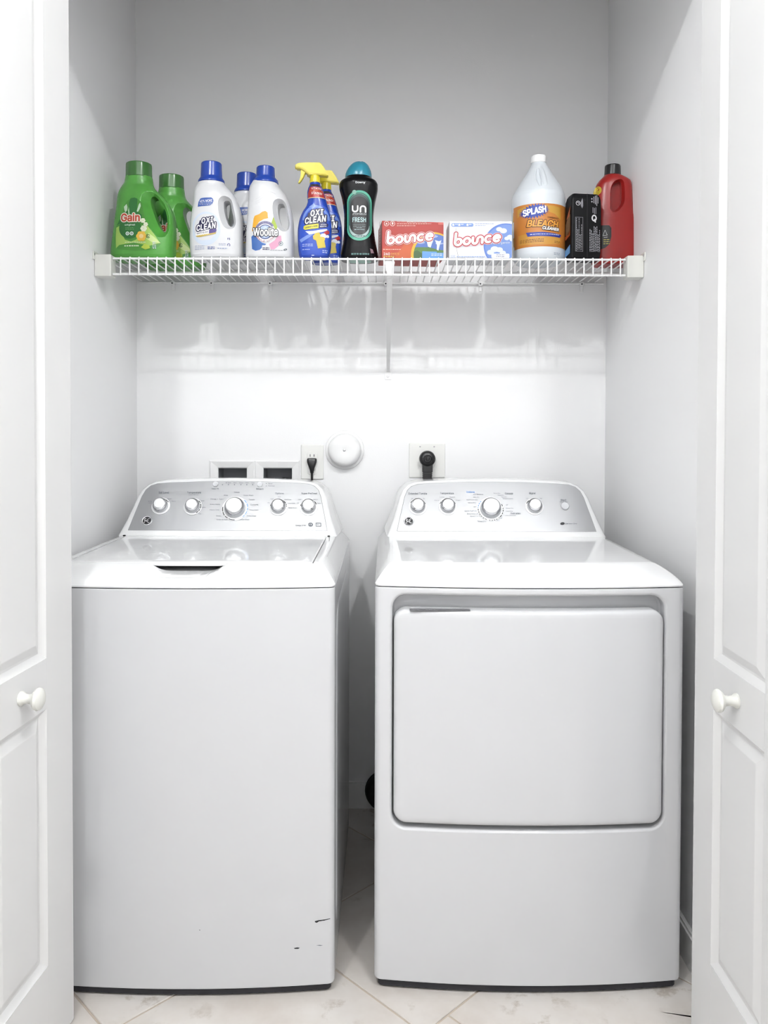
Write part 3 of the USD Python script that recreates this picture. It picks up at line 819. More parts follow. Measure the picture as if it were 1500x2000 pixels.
dial(dt, 958, 995, 0.039, 0.0305, 0.0225, 0.027)
mk = arc_marks(816, 990, 0.0238, [(20, 52), (66, 150)]) + arc_marks(874.5, 990, 0.0238, [(20, 70), (78, 130), (140, 160)]) + arc_marks(1043.5, 990, 0.0238, [(46, 105), (128, 158)])
mk += arc_marks(958, 995, 0.0365, [(14, 26), (0, 6), (-14, -4), (-28, -18), (-46, -32), (-54, -50)] + [(-68-k*11, -61-k*11) for k in range(4)] + [(180+k*12, 188+k*12) for k in range(6)])
obj('scale_marks', mk, PRINT_DARK, panel, smooth=False)
obj('scale_marks', arc_marks(958, 995, 0.0365, [(172, 176), (160, 167), (148, 156), (136, 144)]), PRINT_BLUE, panel, smooth=False)
letters(panel, [('Extended Tumble', 816, 964, 36, 4.4), ('Temperature', 873, 963.8, 27, 4.6), ('Signal', 1040, 963.6, 13, 4.6), ('Casuals', 994, 963.5, 16, 3.8), ('Delicates', 1007, 1002.6, 19, 3.6), ('Timed Dry', 941, 1018.6, 18, 3.8), ('Start', 1100.5, 976.6, 11, 3.6)], PRINT_GREY)
obj('lettering', pdecal(word('Cottons', 919, 960.8, 16, 3.4), 0.0018), PRINT_BLUE, panel, smooth=False)
small = [('Anti Bacterial', 934, 965.6, 20, 2.2), ('Less Dry', 930, 971, 12, 2.4), ('Optimum Dry', 922, 976.4, 22, 2.8), ('More Dry', 922, 982.2, 15, 2.6), ('Off', 927.5, 990, 4, 2.2), ('Quick Fluff 20', 919, 998, 23, 3), ('Dewrinkle 20', 923, 1003.5, 22, 3), ('Speed Dry 30', 929, 1008.4, 22, 3), ('More Dry', 970.5, 963.5, 13, 2.4), ('Less Dry', 978, 967.2, 12, 2.4), ('Easy Care', 984.5, 970.8, 10, 1.8), ('Mixed Loads', 992, 973.8, 20, 1.8), ('Off', 990, 986.2, 4, 2.2), ('More Dry', 995.5, 992.8, 15, 2.6), ('Less Dry', 995, 998.5, 13, 2.4), ('Ultra Delicate', 997, 1006.7, 21, 2),
         ('20', 944, 1012.2, 4, 2.2), ('40', 951, 1014.5, 4, 2.2), ('50', 958.5, 1015.3, 4, 2.2), ('60', 966.5, 1015.2, 4, 2.2), ('70', 973, 1014.2, 4, 2.2), ('min', 973.5, 1017.2, 6, 2), ('80', 979, 1012, 4, 2.2), ('Off', 805, 973.8, 4, 2.2), ('On', 828, 973.8, 4, 2.2), ('Low', 863.5, 970.8, 9, 2), ('Medium', 883.5, 970.8, 11, 2), ('Extra Low', 853, 977.2, 9, 2), ('High', 895, 977.2, 9, 2), ('Off', 1029.5, 973.5, 4, 2), ('High', 1056.5, 973.5, 5, 2), ('Hold to Start', 1101, 980.2, 16, 2)]
for it in small:
    obj('lettering', pdecal(word(it[0], it[1], it[2], it[3], it[4], 0, 0, False), 0.0018), PRINT_GREY, panel, smooth=False)
obj('certification_mark', pdecal(ell(1098.5, 1022.6, 4.4, 2.6, -8), 0.0018), PRINT_DARK, panel, smooth=False)
obj('lettering', pdecal(word('Sensor Dry', 1115.5, 1022.8, 23, 2.6), 0.0018), PRINT_GREY, panel, smooth=False)
badge(dt, 798.5, 1018.5)
small_button(dt, 1103, 989.5, 0.0118, 0.006)


# ------------------------------------------------------------------ things on the shelf
TONE = 0.76      # printed colours were read off the photograph, where they are lit above white


def pm(name, color, rough=0.3, **k):
    return mat(name, tuple(TONE*q for q in lin(color)) if isinstance(color, str) else color, rough, **k)


PR = {}


def ink(h):
    if h not in PR:
        PR[h] = mat('ink_'+h.strip('#'), tuple(TONE*q for q in lin(h)), 0.35)
    return PR[h]


class Bottle:
    """A moulded bottle. rows = (photo height, left edge, right edge, half depth in m, squareness) from the base up."""
    def __init__(s, name, label, cat, yc, rows, body, group=None, hole=None, recess=0.0, rd=0.5, base_z=ZS, nring=46, part='body', round_=0.006, cuts=None):
        s.yc = yc
        Z, XLs, XRs, B, N = [], [], [], [], []
        for py, l, r, b, n in rows:
            xl, z = xz(l, py, yc); xr, _ = xz(r, py, yc)
            Z.append(z); XLs.append(xl); XRs.append(xr); B.append(b); N.append(n)
        Z[0] = base_z
        Z = np.array(Z)
        s.fl, s.fr, s.fb, s.fn = (PchipInterpolator(Z, q) for q in (XLs, XRs, B, N))
        s.z0, s.z1 = Z[0], Z[-1]
        s.xc = (XLs[0]+XRs[0])/2
        zz = np.unique(np.r_[np.linspace(s.z0+round_, s.z1, nring), Z[(Z > s.z0+round_)]])
        rings = []
        for f_, dz in ((0.55, 0.0), (0.80, 0.0), (0.93, round_*0.12), (0.985, round_*0.5)):
            rings.append(s.ring(s.z0+round_, f_, s.z0+dz, round_))
        for z in zz:
            rings.append(s.ring(z, 1.0, z, 0))
        m = loft(rings)
        if hole is not None:
            hp = Polygon([xz(a, b, yc) for a, b in hole]).buffer(0.0)
            hp = hp.convex_hull
            c_ = np.array(hp.exterior.coords)[:-1]
            for _ in range(3):
                n_ = np.roll(c_, -1, 0); c_ = np.stack([0.75*c_+0.25*n_, 0.25*c_+0.75*n_], 1).reshape(-1, 2)
            hp = Polygon(c_).buffer(0.0015)
            s.hole = hp
            cx, cz = hp.centroid.x, hp.centroid.y
            bb = float(s.fb(cz))
            M_ = man(m)
            M_ = M_-man(extr(hp, yc-0.2, yc+0.2))
            if recess:
                big = hp.buffer(recess)
                for sg in (-1, 1):
                    ys = [(hp.buffer(0.0004), yc+sg*bb*(1-rd)), (hp.buffer(recess*0.45), yc+sg*bb*(1-rd*0.55)), (hp.buffer(recess*0.8), yc+sg*bb*(1-rd*0.18)), (big, yc+sg*bb*1.02), (big.buffer(0.004), yc+sg*bb*1.3)]
                    pts = np.vstack([np.c_[np.array(p.exterior.coords)[:, 0], np.full(len(p.exterior.coords), y), np.array(p.exterior.coords)[:, 1]] for p, y in ys])
                    M_ = M_-m3.Manifold.hull_points(pts)
            m = unman(M_)
        if cuts:
            m = unman(man(m)-cuts(s))
        s.t = thing(name, label, cat, (s.xc, yc, base_z), group)
        s.body = obj(part, m, body, s.t, smooth=48)

    def ring(s, z, f, zo, rr):
        l, r, b, n = float(s.fl(z)), float(s.fr(z)), float(s.fb(z)), float(s.fn(z))
        if f < 1:
            k = (1-f)*min(r-l, 2*b)/2 if rr else 0
            l, r, b = l+k, r-k, b-k
        th = np.arange(72)*2*np.pi/72; c, q = np.cos(th), np.sin(th)
        x = (l+r)/2+(r-l)/2*np.sign(c)*np.abs(c)**(2/n); y = s.yc+b*np.sign(q)*np.abs(q)**(2/n)
        return np.c_[x, y, np.full(72, zo)]

    def surf(s, x, z):
        z = np.clip(z, s.z0, s.z1)
        l, r, b, n = s.fl(z), s.fr(z), s.fb(z), s.fn(z)
        u = np.clip(np.abs((x-(l+r)/2)/((r-l)/2)), 0, 0.985)
        return s.yc-b*(1-u**n)**(1/n)

    @property
    def yf(s):
        return s.yc-float(s.fb((s.z0*0.6+s.z1*0.4)))

    def art(s, poly, color, layer, name='print', parent=None, label=None, size=3.5):
        return obj(name, decal(poly, s.surf, s.yf, layer, size), ink(color) if isinstance(color, str) else color, parent or s.t, smooth=True, label=label)

    def screwcap(s, name, pts, material, ribs=0, parent=None, axis_px=None, label=None, n=48):
        """A turned cap: pts = (photo y, left, right)."""
        xs = [((xz(l, py, s.yc)[0]+xz(r, py, s.yc)[0])/2, (xz(r, py, s.yc)[0]-xz(l, py, s.yc)[0])/2, xz(l, py, s.yc)[1]) for py, l, r in pts]
        x0 = np.mean([q[0] for q in xs]); th = np.arange(n)*2*np.pi/n
        rings = []
        for _, r, z in xs:
            rib = 1+(0.012*np.cos(th*ribs) if ribs else 0)
            rings.append(np.c_[x0+r*rib*np.cos(th), s.yc+r*rib*np.sin(th), np.full(n, z)])
        return obj(name, loft(rings), material, parent or s.t, smooth=40, label=label)


# ---- two green detergent bottles
GREEN = pm('green_bottle', '#5aa947', 0.32, var=(40, 0.06))
GREENCAP = pm('green_cap', '#417a39', 0.25, coat=0.3)
G = Bottle('green_detergent_bottle', 'bright green detergent bottle with dark green cap, nearest the left wall', 'detergent bottle', -0.303,
           [(513, 221, 338, 0.046, 3.0), (503, 219, 341, 0.051, 3.0), (480, 221, 342, 0.053, 3.0), (455, 224, 342.5, 0.053, 2.9), (430, 227, 341, 0.052, 2.8), (405, 230, 333, 0.050, 2.6), (388, 231, 321, 0.046, 2.4), (375, 234, 308, 0.041, 2.2), (366, 239, 301, 0.037, 2.1), (358, 244, 298.5, 0.036, 2), (353, 245, 298, 0.036, 2), (347, 246, 297, 0.0355, 2)],
           GREEN, 'green detergent bottles', hole=[(299, 397), (302, 389), (308, 389), (316, 398), (324, 410), (329, 424), (330.5, 440), (328, 455), (325, 458), (318, 450), (312, 438), (306, 422), (301, 408)], recess=0.024, rd=0.58)
G.screwcap('cap', [(349, 246.5, 296.5), (348.6, 247, 296), (347.5, 246.4, 296.6), (324, 246.8, 296.2), (321.5, 247.6, 295.4), (320.5, 250, 293), (320.6, 258, 285)], GREENCAP, 60, label='dark green screw cap')
lab = Polygon([(223.5, 441), (237, 418), (241, 400), (247, 392), (256, 384.5), (266, 386), (276, 394), (279, 408), (283, 425), (291, 442), (303, 458), (314, 474), (309, 481), (294, 488), (262, 490), (228, 486), (223, 470)]).buffer(2).buffer(-2)
L0 = G.art(lab, '#4c9638', 1, 'front_label', label='printed front label')
A = lambda p, c, l, **k: G.art(p, c, l, k.pop('name', 'print'), L0, **k)
A(Polygon([(224.5, 443), (233, 440), (237, 455), (244, 468), (256, 472), (266, 468), (276, 452), (284, 434), (288, 441), (300, 456), (312, 474), (292, 480), (262, 474), (232, 478), (225, 484), (224, 462)]), '#a9cf63', 2)
A(Polygon([(300, 462), (313, 474), (297, 473), (286, 466), (290, 455)]), '#d6ea9b', 3)
A(unary_union([ell(253.5, 445, 22, 21), Polygon([(251, 396), (254, 387), (262, 385), (268, 388), (267, 415), (252, 415)]), Polygon([(226.5, 438), (235, 424), (245, 412), (268, 412), (277, 420), (278, 432), (240, 434)])]), '#2b7434', 4)
A(unary_union([Polygon([(241, 403), (246.5, 397.5), (248.5, 404), (248, 410), (244.5, 414.5), (242, 409)]), Polygon([(267, 413), (271, 399), (273.5, 395.5), (275, 402), (273, 408), (269.5, 414)]), Polygon([(250, 411), (251.5, 404), (253, 418), (251, 420)])]), '#c9e3c6', 5)
gw = word('Gain', 254.5, 424.6, 37.5, 16, 0, 0)
A(gw.buffer(1.9, 4), '#f4efe0', 6, name='lettering'); A(gw.buffer(0.25), '#c2452b', 7, name='lettering')
A(word('original', 254, 439.5, 21, 4.6), '#dfeedd', 6, name='lettering')
A(bars(245, 262, [445, 448], 1.1, 3), '#6fae68', 6)
A(unary_union([ell(249.2, 456.2, 3.7), ell(257.6, 456.2, 3.7)]).difference(unary_union([ell(249.2, 456.2, 2.0), ell(257.6, 456.2, 2.0)]).difference(unary_union([ell(249.2, 456.2, 1.1), ell(257.6, 456.2, 1.1)]))), '#e9f2ee', 6)
fl_ = lambda x, y, r: unary_union([ell(x+r*0.62*math.cos(a), y+r*0.62*math.sin(a), r*0.52) for a in np.arange(6)*math.pi/3])
A(fl_(276.5, 461.5, 9.0), '#eec04a', 6, name='flower'); A(ell(276.5, 461.5, 4.2), '#f3d89a', 7, name='flower')
A(unary_union([fl_(281, 446.5, 5.6), fl_(279.5, 431, 4.4), fl_(285, 438.5, 4.0)]), '#edf3d6', 6, name='flower')
A(strokes([arcpts(289.5, 461.5, 3.6, 30, 330, 12), arcpts(289.5, 461.5, 1.8, 0, 260, 10)], 1.0), '#2d5a2a', 6)
A(bars(244, 286, [473.3], 1.1, 7).union(bars(243, 272, [480.3], 2.3, 8)), '#e4f0d4', 6)
A(Polygon([(277, 483), (283, 477.5), (291, 480), (292, 484), (284, 486.5)]).buffer(1), '#bcd24b', 5)
A(bars(298, 304.5, [473, 476, 479, 482, 484.5], 1.4, 9), '#dfeaf0', 6)

# ---- two white stain-remover bottles
WHITEB = pm('white_bottle', (0.60, 0.605, 0.62), 0.28)
BLUECAP = pm('blue_cap', '#1f45a8', 0.3, coat=0.2)
O = Bottle('white_stain_remover_bottle', 'white stain-remover bottle with blue cap and grip, front one beside the green bottles', 'detergent bottle', -0.312,
           [(513, 377, 470, 0.042, 3.2), (502, 374.5, 473, 0.046, 3.2), (470, 372.8, 474, 0.047, 3.2), (440, 373.2, 473.5, 0.047, 3.1), (415, 376.5, 470.5, 0.045, 2.9), (395, 379, 464.5, 0.043, 2.7), (381, 379.4, 457, 0.040, 2.5), (372, 380.3, 449, 0.037, 2.3), (364, 384.5, 441, 0.034, 2.1), (357, 388, 437.5, 0.0335, 2), (354, 389, 437, 0.033, 2)],
           WHITEB, 'white stain-remover bottles', hole=[(441, 399), (446, 396.5), (452, 398.5), (454, 408), (456, 420), (459, 434), (459, 443), (456, 446.5), (451, 445), (446, 434), (442, 418), (440.6, 407)], recess=0.013, rd=0.5)
O.screwcap('cap', [(358.5, 389, 437.5), (357.5, 388, 438.4), (353.5, 388.4, 438), (349.5, 391, 435), (346.5, 392.3, 433.5), (321, 393.2, 432.4), (319.2, 394.5, 431), (318.8, 398, 427)], BLUECAP, 50, label='royal blue screw cap')
L0 = O.art(ell(402, 446, 29, 33).difference(ell(402, 444, 24, 27)).intersection(sbox(375, 405, 430, 486)).union(Polygon([(384, 470), (410, 468), (424, 455), (418, 468), (400, 478)])), '#d6e2f2', 1, 'front_label', label='printed front label')
A = lambda p, c, l, **k: O.art(p, c, l, k.pop('name', 'print'), L0, **k)
A(Polygon([(385, 402.5), (386.4, 393), (390, 386.5), (394, 385.3), (412, 384.6), (415.6, 387.5), (416.6, 392), (413.5, 399), (409, 400.8)]), '#3a5fae', 2)
A(word('40% MORE', 401.5, 391.4, 25, 5, -2), '#f2f4fa', 3, name='lettering'); A(bars(388.5, 414, [396, 398.7], 1.0, 3), '#cdd6ea', 3)
def oxi(cx, cy, k, rot):
    a = word('OXI', cx+2.6*k, cy-6.6*k, 22.5*k, 10.6*k, rot, 12, True, 0.26); b = word('CLEAN', cx, cy+5.9*k, 38*k, 11.4*k, rot, 12, True, 0.20)
    return unary_union([a, b]).buffer(0.25*k)
ox = oxi(402.3, 436.7, 1.0, -8.5)
A(ox.buffer(1.7, 4).union(Polygon([(385, 446), (390, 430), (420, 436), (421, 447)])), '#23204a', 3, name='lettering'); A(ox, '#ffffff', 4, name='lettering')
A(Polygon([(382, 459.5), (383, 454.5), (408.5, 449), (408, 456.8)]).buffer(0.8), '#ffffff', 4); A(word('WHITE REVIVE', 395, 454.6, 23, 3.2, -8.5), '#4b4766', 5, name='lettering')
A(Polygon([(408.6, 449.2), (422, 447), (423.3, 449), (422.5, 452.5), (420, 454.2), (408.4, 456.4)]), '#5a4c92', 5)
A(Polygon([(381.5, 459.8), (408, 456.4), (422.5, 453.6), (421, 456.6), (406, 459.5), (392, 462.5), (384, 462.3)]), '#d9bd63', 4)
A(bars(405.5, 419, [482.6, 485.8], 1.4, 4), '#3c4f96', 3); A(word('F3', 446.6, 466.3, 5, 3.8), '#37459a', 3, name='lettering')
A(unary_union([bars(380, 399, [480, 483, 486], 1.0, 5), bars(427, 441, [476, 478.6], 1.0, 6), bars(425, 444, [485], 2.0, 8)]), '#a9b4d2', 3)
A(strokes([arcpts(446.5, 478, 2.4, 150, 420, 10)], 0.9), '#37459a', 3)

# ---- white wool-wash bottle
Wl = Bottle('white_wool_wash_bottle', 'white delicate-wash bottle with blue cap and colourful shirt label', 'detergent bottle', -0.315,
            [(513, 484, 570, 0.042, 3.6), (503, 481.5, 573.5, 0.046, 3.6), (470, 482, 574, 0.047, 3.5), (440, 483.4, 573.5, 0.046, 3.3), (412, 485, 569.5, 0.045, 3.0), (392, 486, 563, 0.043, 2.8), (376, 486.8, 554, 0.040, 2.5), (366, 488.5, 545.5, 0.037, 2.3), (359, 492, 542, 0.034, 2.1), (354, 495, 541, 0.033, 2.0)],
            WHITEB, None, hole=[(545.5, 405), (549, 402.5), (555, 403), (558.5, 409), (559.5, 421), (563, 435), (564, 446), (561, 451.5), (556, 450.5), (550.5, 441), (546.5, 427), (545, 414)], recess=0.012, rd=0.5)
Wl.screwcap('cap', [(360, 494.5, 542.5), (359, 493.5, 543), (354, 494, 542.6), (349.5, 498.5, 539), (346, 501, 537), (329, 501.6, 536.4), (327.2, 503, 535), (326.8, 506, 532)], BLUECAP, 46, label='royal blue screw cap')
def ridge(pts):
    v = [xz(a, b, Wl.yf) for a, b in pts]
    return tube([(x, float(Wl.surf(x, z))+0.0002, z) for x, z in v], 0.0007, 5)
for dy in (0, 5, 10):
    obj('moulded_ridge', ridge([(491, 392+dy*0.9), (500, 388+dy*0.9), (508, 384+dy), (515, 377+dy), (523, 373.5+dy), (531, 374.5+dy), (538, 378+dy)][:7-(dy//5)]), WHITEB, Wl.t)
L0 = Wl.art(ell(518, 453, 19.5), '#f6f6fa', 2, 'front_label', label='printed front label')
A = lambda p, c, l, **k: Wl.art(p, c, l, k.pop('name', 'print'), L0, **k)
A(Polygon([(491.6, 452), (495, 426), (497, 421), (506, 418), (512, 413.5), (518, 411.8), (522.5, 415), (523, 424), (524, 426), (515, 428), (506, 433), (501, 441), (498, 446)]), '#ecae2e', 1)
A(Polygon([(534, 423), (536.4, 430), (541.5, 443), (541, 446.5), (537, 448), (528, 440), (531, 433)]), '#a3bb2c', 1)
A(Polygon([(490.6, 462), (494, 459), (500, 459.5), (503, 467), (512, 474), (520, 476.5), (518, 479), (512, 479), (511.5, 484), (507, 488), (499, 489.6), (492, 486)]), '#3f6db6', 1)
A(Polygon([(525.5, 477), (536, 470), (543, 461), (549, 460), (550, 470), (545, 479), (536, 487), (529, 487.5)]), '#e0a2bf', 1)
A(strokes([arcpts(518, 453, 19.3, 60, 160, 16)], 1.3), '#e9e9ef', 3)
A(ell(518, 453, 14.2), '#26347c', 3); A(ell(518, 453, 12.6), '#b4c7ea', 4); A(strokes([arcpts(518, 453, 8, 190, 350, 10), [(518, 441), (518, 465)]], 0.7), '#dfe8f6', 5)
A(strokes([arcpts(518, 453, 18.6, 208, 318, 18)], 5.2), '#8a86ac', 3); A(arc_word('DARKS COLORS', 518, 453, 18.6, 212, 314, 3.2), '#54517c', 4, name='lettering')
A(arc_word('GENTLE CYCLE', 518, 453, 18.4, 150, 32, 3.4, inside=True), '#b2545e', 4, name='lettering')
ww = word('Woolite', 518.8, 453.2, 48, 16.5)
A(ww.buffer(1.5, 4), '#24222e', 6, name='lettering'); A(ww.buffer(0.2), '#ffffff', 7, name='lettering')
A(ell(548.5, 475.5, 4.2).difference(ell(548.5, 475.5, 3.2)).union(ell(548.5, 475.5, 1.5)), '#6f8a90', 3)
A(bars(513, 526, [484.2, 487], 1.6, 4).union(bars(528, 552, [489], 0.6, 6)), '#5b5875', 3); A(ell(557, 487, 3.4, 1.8, -25).difference(ell(557, 487, 1.9, 0.9, -25)), '#4d5a66', 3)

# ---- two blue trigger sprays
SPRAYB = pm('blue_spray_bottle', '#2347b4', 0.22, coat=0.3)
YELLOW = pm('yellow_plastic', '#e6d52f', 0.28)
S = Bottle('blue_trigger_spray_bottle', 'blue trigger spray bottle with yellow head and red neck, front one of the pair', 'spray bottle', -0.334,
           [(511, 588, 639, 0.024, 2.6), (500, 584.5, 643.5, 0.0275, 2.6), (480, 582.2, 647, 0.0285, 2.6), (455, 581.6, 648, 0.0285, 2.5), (432, 584.5, 646.8, 0.0275, 2.4), (414, 591.5, 643.8, 0.0265, 2.3), (403, 598.5, 640.2, 0.0255, 2.2), (394, 601, 637.8, 0.025, 2.1), (385, 600.2, 635.5, 0.0245, 2.05), (376, 600.2, 632.5, 0.0225, 2.0), (368, 602, 629.8, 0.020, 2.0), (362, 604.6, 626.2, 0.0155, 2.0), (356, 605.6, 625, 0.0141, 2.0)],
           SPRAYB, 'blue trigger spray bottles')
S.screwcap('collar', [(358, 605.4, 625), (357.4, 604.8, 625.6), (346, 605.6, 624.8), (343, 606.5, 624), (342, 609, 621)], YELLOW, 24, label='yellow screw collar')
hd = Polygon([(578, 327), (578.6, 323.5), (582, 321), (588, 319.8), (606, 319.3), (625, 319.5), (628, 321.5), (634, 330), (639.5, 340), (641, 344), (639, 346), (631, 345), (625, 344.5), (605, 345), (600, 341), (592, 334.5), (586, 331.8), (580, 331)])
def slab(poly, yc, half, bevel):
    g = Polygon([xz(a, b, yc) for a, b in poly.exterior.coords[:-1]]).buffer(0)
    M_ = []
    for ins, h in [(bevel*(1-math.cos(a)), half-bevel+bevel*math.sin(a)) for a in np.radians([0, 22, 42, 60, 75, 90])]:
        q = g.buffer(-ins)
        M_.append(man(extr(q, yc-h, yc+h)))
    return unman(m3.Manifold.batch_boolean(M_, m3.OpType.Add))
head = obj('trigger_head', slab(hd, S.yc, 0.0145, 0.006), YELLOW, S.t, smooth=30, label='yellow spray head')
obj('nozzle', lathe([(0, 0), (0.0062, 0), (0.0068, 0.003), (0.0068, 0.010), (0.0, 0.010)], (xz(577, 326, S.yc)[0], S.yc, xz(577, 326, S.yc)[1]), (1, 0, 0), n=20), YELLOW, head)
obj('trigger', slab(Polygon([(588, 331), (597, 334.5), (598.5, 338), (595.5, 341), (593, 347), (589.5, 353), (585, 358.6), (582.6, 358), (585.5, 351), (587.5, 343), (587.5, 336)]), S.yc, 0.0075, 0.003), YELLOW, head, label='yellow trigger')
obj('neck', tube([(xz(615, 343, S.yc)[0], S.yc, xz(615, 356, S.yc)[1]), (xz(615, 343, S.yc)[0], S.yc, xz(615, 338, S.yc)[1])], 0.0105, 16), YELLOW, head)
nk = Polygon([(604.4, 362.5), (626.4, 362.5), (630, 369.5), (632.4, 376), (635.2, 384.5), (600.5, 384.5), (600.5, 376), (602.4, 368)])
L1 = S.art(nk.buffer(-0.1), '#b3322c', 1, 'neck_label', label='red neck label')
S.art(word('ATTACKS', 617.3, 366.3, 19.5, 4.4, 2), '#f5f0ea', 3, 'lettering', L1); S.art(word('STAINS!', 618.2, 376.3, 21, 4.8, 3), '#f5f0ea', 3, 'lettering', L1); S.art(bars(605, 629, [371], 1.2, 5), '#e0873f', 2, 'print', L1); S.art(Polygon([(600.5, 384), (635.2, 384.4), (635.6, 386), (600.6, 385.8)]), '#e6c9a0', 3, 'print', L1)
S.art(Polygon([(605.6, 357.2), (625, 357.2), (626, 361.6), (604.8, 361.6)]), '#4b3a22', 1, 'neck_band')
L0 = S.art(Polygon([(590, 428), (600, 408), (606, 402), (626, 400), (637, 404), (643, 418), (645.5, 440), (644, 470), (640, 497), (590, 497), (585, 474), (585, 448)]).buffer(1), '#2d54c4', 1, 'front_label', label='printed front label')
A = lambda p, c, l, **k: S.art(p, c, l, k.pop('name', 'print'), L0, **k)
A(strokes([arcpts(617, 432, 25, 190, 350, 18, 29)], 5), '#7895dd', 2)
A(Polygon([(603, 403), (611, 398), (613, 395), (615, 400), (622, 402), (614, 404), (610, 410), (609, 404)]), '#8fa9e6', 3)
ox = oxi(616, 422.3, 1.08, -8)
A(ox.buffer(2.0, 4).union(Polygon([(597, 433), (602, 415), (634, 422), (636, 432)])), '#16163f', 4, name='lettering'); A(ox, '#ffffff', 5, name='lettering')
A(Polygon([(592.5, 447), (592.8, 442), (596, 440), (622.3, 436.6), (622.3, 445.8), (596, 449)]), '#e2d946', 5); A(word('LAUNDRY + MORE', 608, 443, 25, 3, -8), '#22221c', 6, name='lettering')
A(Polygon([(622.3, 436.6), (638, 434.6), (641, 437), (640, 441.5), (636, 444), (622.3, 445.8)]), '#1c1f5a', 5); A(word('STAIN', 632, 438.4, 11, 2.2, -6).union(word('REMOVER', 631.5, 442, 13, 2.2, -6)), '#e6e8f4', 6, name='lettering')
A(Polygon([(596, 451.5), (612, 451), (638, 446.5), (640, 449), (630, 453), (612, 457), (604, 458)]), '#e8edf8', 3)
A(Polygon([(584.5, 467), (604, 457), (612, 457.5), (604, 464), (588, 473)]), '#7e9be0', 2)
A(Polygon([(611, 461), (616.5, 455.5), (623, 454), (627.5, 459.5), (633, 462), (635, 467), (633.6, 470), (636, 483), (621, 485.5), (617.5, 470), (612, 467.5)]), '#dcc545', 4, name='picture')
A(Polygon([(631.5, 455), (635, 452), (639.5, 448.5), (643, 451), (642.6, 455.5), (637, 458)]), '#bd3838', 5, name='picture')
A(unary_union([Polygon([(625, 462), (628, 456.5), (634, 455.5), (637, 458.5), (634, 463)]), ell(639.5, 461, 3), ell(635, 462, 2.6)]), '#eef0f5', 5, name='picture')
A(unary_union([bars(590, 612, [477, 480.4], 1.4, 4), bars(590, 605, [487], 1.6, 5), bars(629.5, 639.5, [489, 492.5], 2.0, 6), ell(611, 498.5, 3, 1.2)]), '#b9c6ee', 3)

# ---- black scent-booster bottle
BLACKB = pm('black_bottle', (0.004, 0.004, 0.005), 0.13, spec=0.22)
TEAL = pm('teal_cap', '#2f8ca4', 0.3, coat=0.2)
Dn = Bottle('black_scent_booster_bottle', 'black waisted scent-booster bottle with teal domed cap', 'laundry bottle', -0.306,
            [(513, 668, 737, 0.040, 2.5), (502, 665.2, 738.8, 0.0425, 2.5), (488, 667.5, 736.5, 0.042, 2.5), (470, 670.5, 733, 0.040, 2.5), (448, 672, 730.3, 0.0385, 2.5), (425, 672.2, 729.6, 0.038, 2.5), (402, 670, 732, 0.0385, 2.5), (386, 667, 735.2, 0.0395, 2.5), (370, 662.8, 738, 0.0405, 2.5), (362, 662.4, 738, 0.0405, 2.4), (355, 666, 734.5, 0.0385, 2.3), (350, 673.5, 727, 0.035, 2.1), (347.5, 675, 725.5, 0.0345, 2.0)],
            BLACKB, None)
obj('base', loft([Dn.ring(ZS+0.006, f, z, 0.006) for f, z in ((0.30, ZS-0.0006), (0.56, ZS-0.0006), (0.56, ZS+0.001))]), ink('#a5cdbf'), Dn.t, label='pale teal underside')
rings = []
for py, l, r in ((349.5, 674.5, 725.8), (347, 674, 726), (341, 674.6, 725.8), (335, 676.8, 724.6), (328.5, 680.5, 722), (323.5, 684.5, 719.5), (319.5, 689, 715), (317.4, 693, 710), (316.9, 697, 706)):
    (xl, z), (xr, _) = xz(l, py, Dn.yc), xz(r, py, Dn.yc); th = np.arange(56)*2*np.pi/56; rr_ = (xr-xl)/2
    x = (xl+xr)/2+rr_*np.cos(th); k_ = (327-py)/10 if py < 327 else 0
    rings.append(np.c_[x, Dn.yc+rr_*0.86*np.sin(th), z-0.0035*max(k_, 0)*np.clip(np.cos(th), 0, 1)**2+0.006*np.exp(-((np.cos(th)-0.85)/0.25)**2)*max(k_, 0)*0.6])
obj('cap', loft(rings), TEAL, Dn.t, smooth=50, label='teal domed cap')
stad = lambda x0, x1, y0, y1, r: sbox(x0+r, y0+r, x1-r, y1-r).buffer(r, 16)
L0 = Dn.art(stad(677.6, 726, 372, 470, 23).difference(stad(682.5, 721.5, 380, 461, 19)), '#4fae93', 1, 'front_label', label='teal ring of the front label')
A = lambda p, c, l, **k: Dn.art(p, c, l, k.pop('name', 'print'), L0, **k)
A(stad(680.4, 723.2, 376.5, 465, 21).difference(stad(681.4, 722.2, 378, 463.5, 20)), '#14312f', 2)
A(stad(682, 721.8, 379, 462.5, 19.5), '#3a4a4c', 2); A(stad(684.5, 719.5, 384, 459, 17.3), '#121418', 3)
A(stad(682.2, 721.6, 379, 464.5, 19.5).difference(stad(683, 721, 340, 457.5, 18.5)).intersection(sbox(680, 440, 724, 470)), '#a9bfbd', 3)
un = strokes([[(688.6, 402.5), (688.6, 409)] + arcpts(693.6, 409, 5, 180, 0, 10)[::1] + [(698.6, 409), (698.6, 402.5)]], 3.1).union(strokes([[(704, 413.8), (704, 407)] + arcpts(709, 407, 5, 180, 360, 10) + [(714, 407), (714, 413.8)]], 3.1))
un = strokes([[(688.6, 402.5), (688.6, 409)] + [(693.6-5*math.cos(a), 409+4.4*math.sin(a)) for a in np.linspace(0, math.pi, 10)] + [(698.6, 402.5)]], 3.1).union(strokes([[(704, 413.8), (704, 407)] + [(709-5*math.cos(a), 407-4.4*math.sin(a)) for a in np.linspace(0, math.pi, 10)] + [(714, 413.8)]], 3.1))
A(un, '#f4f6f6', 4, name='lettering')
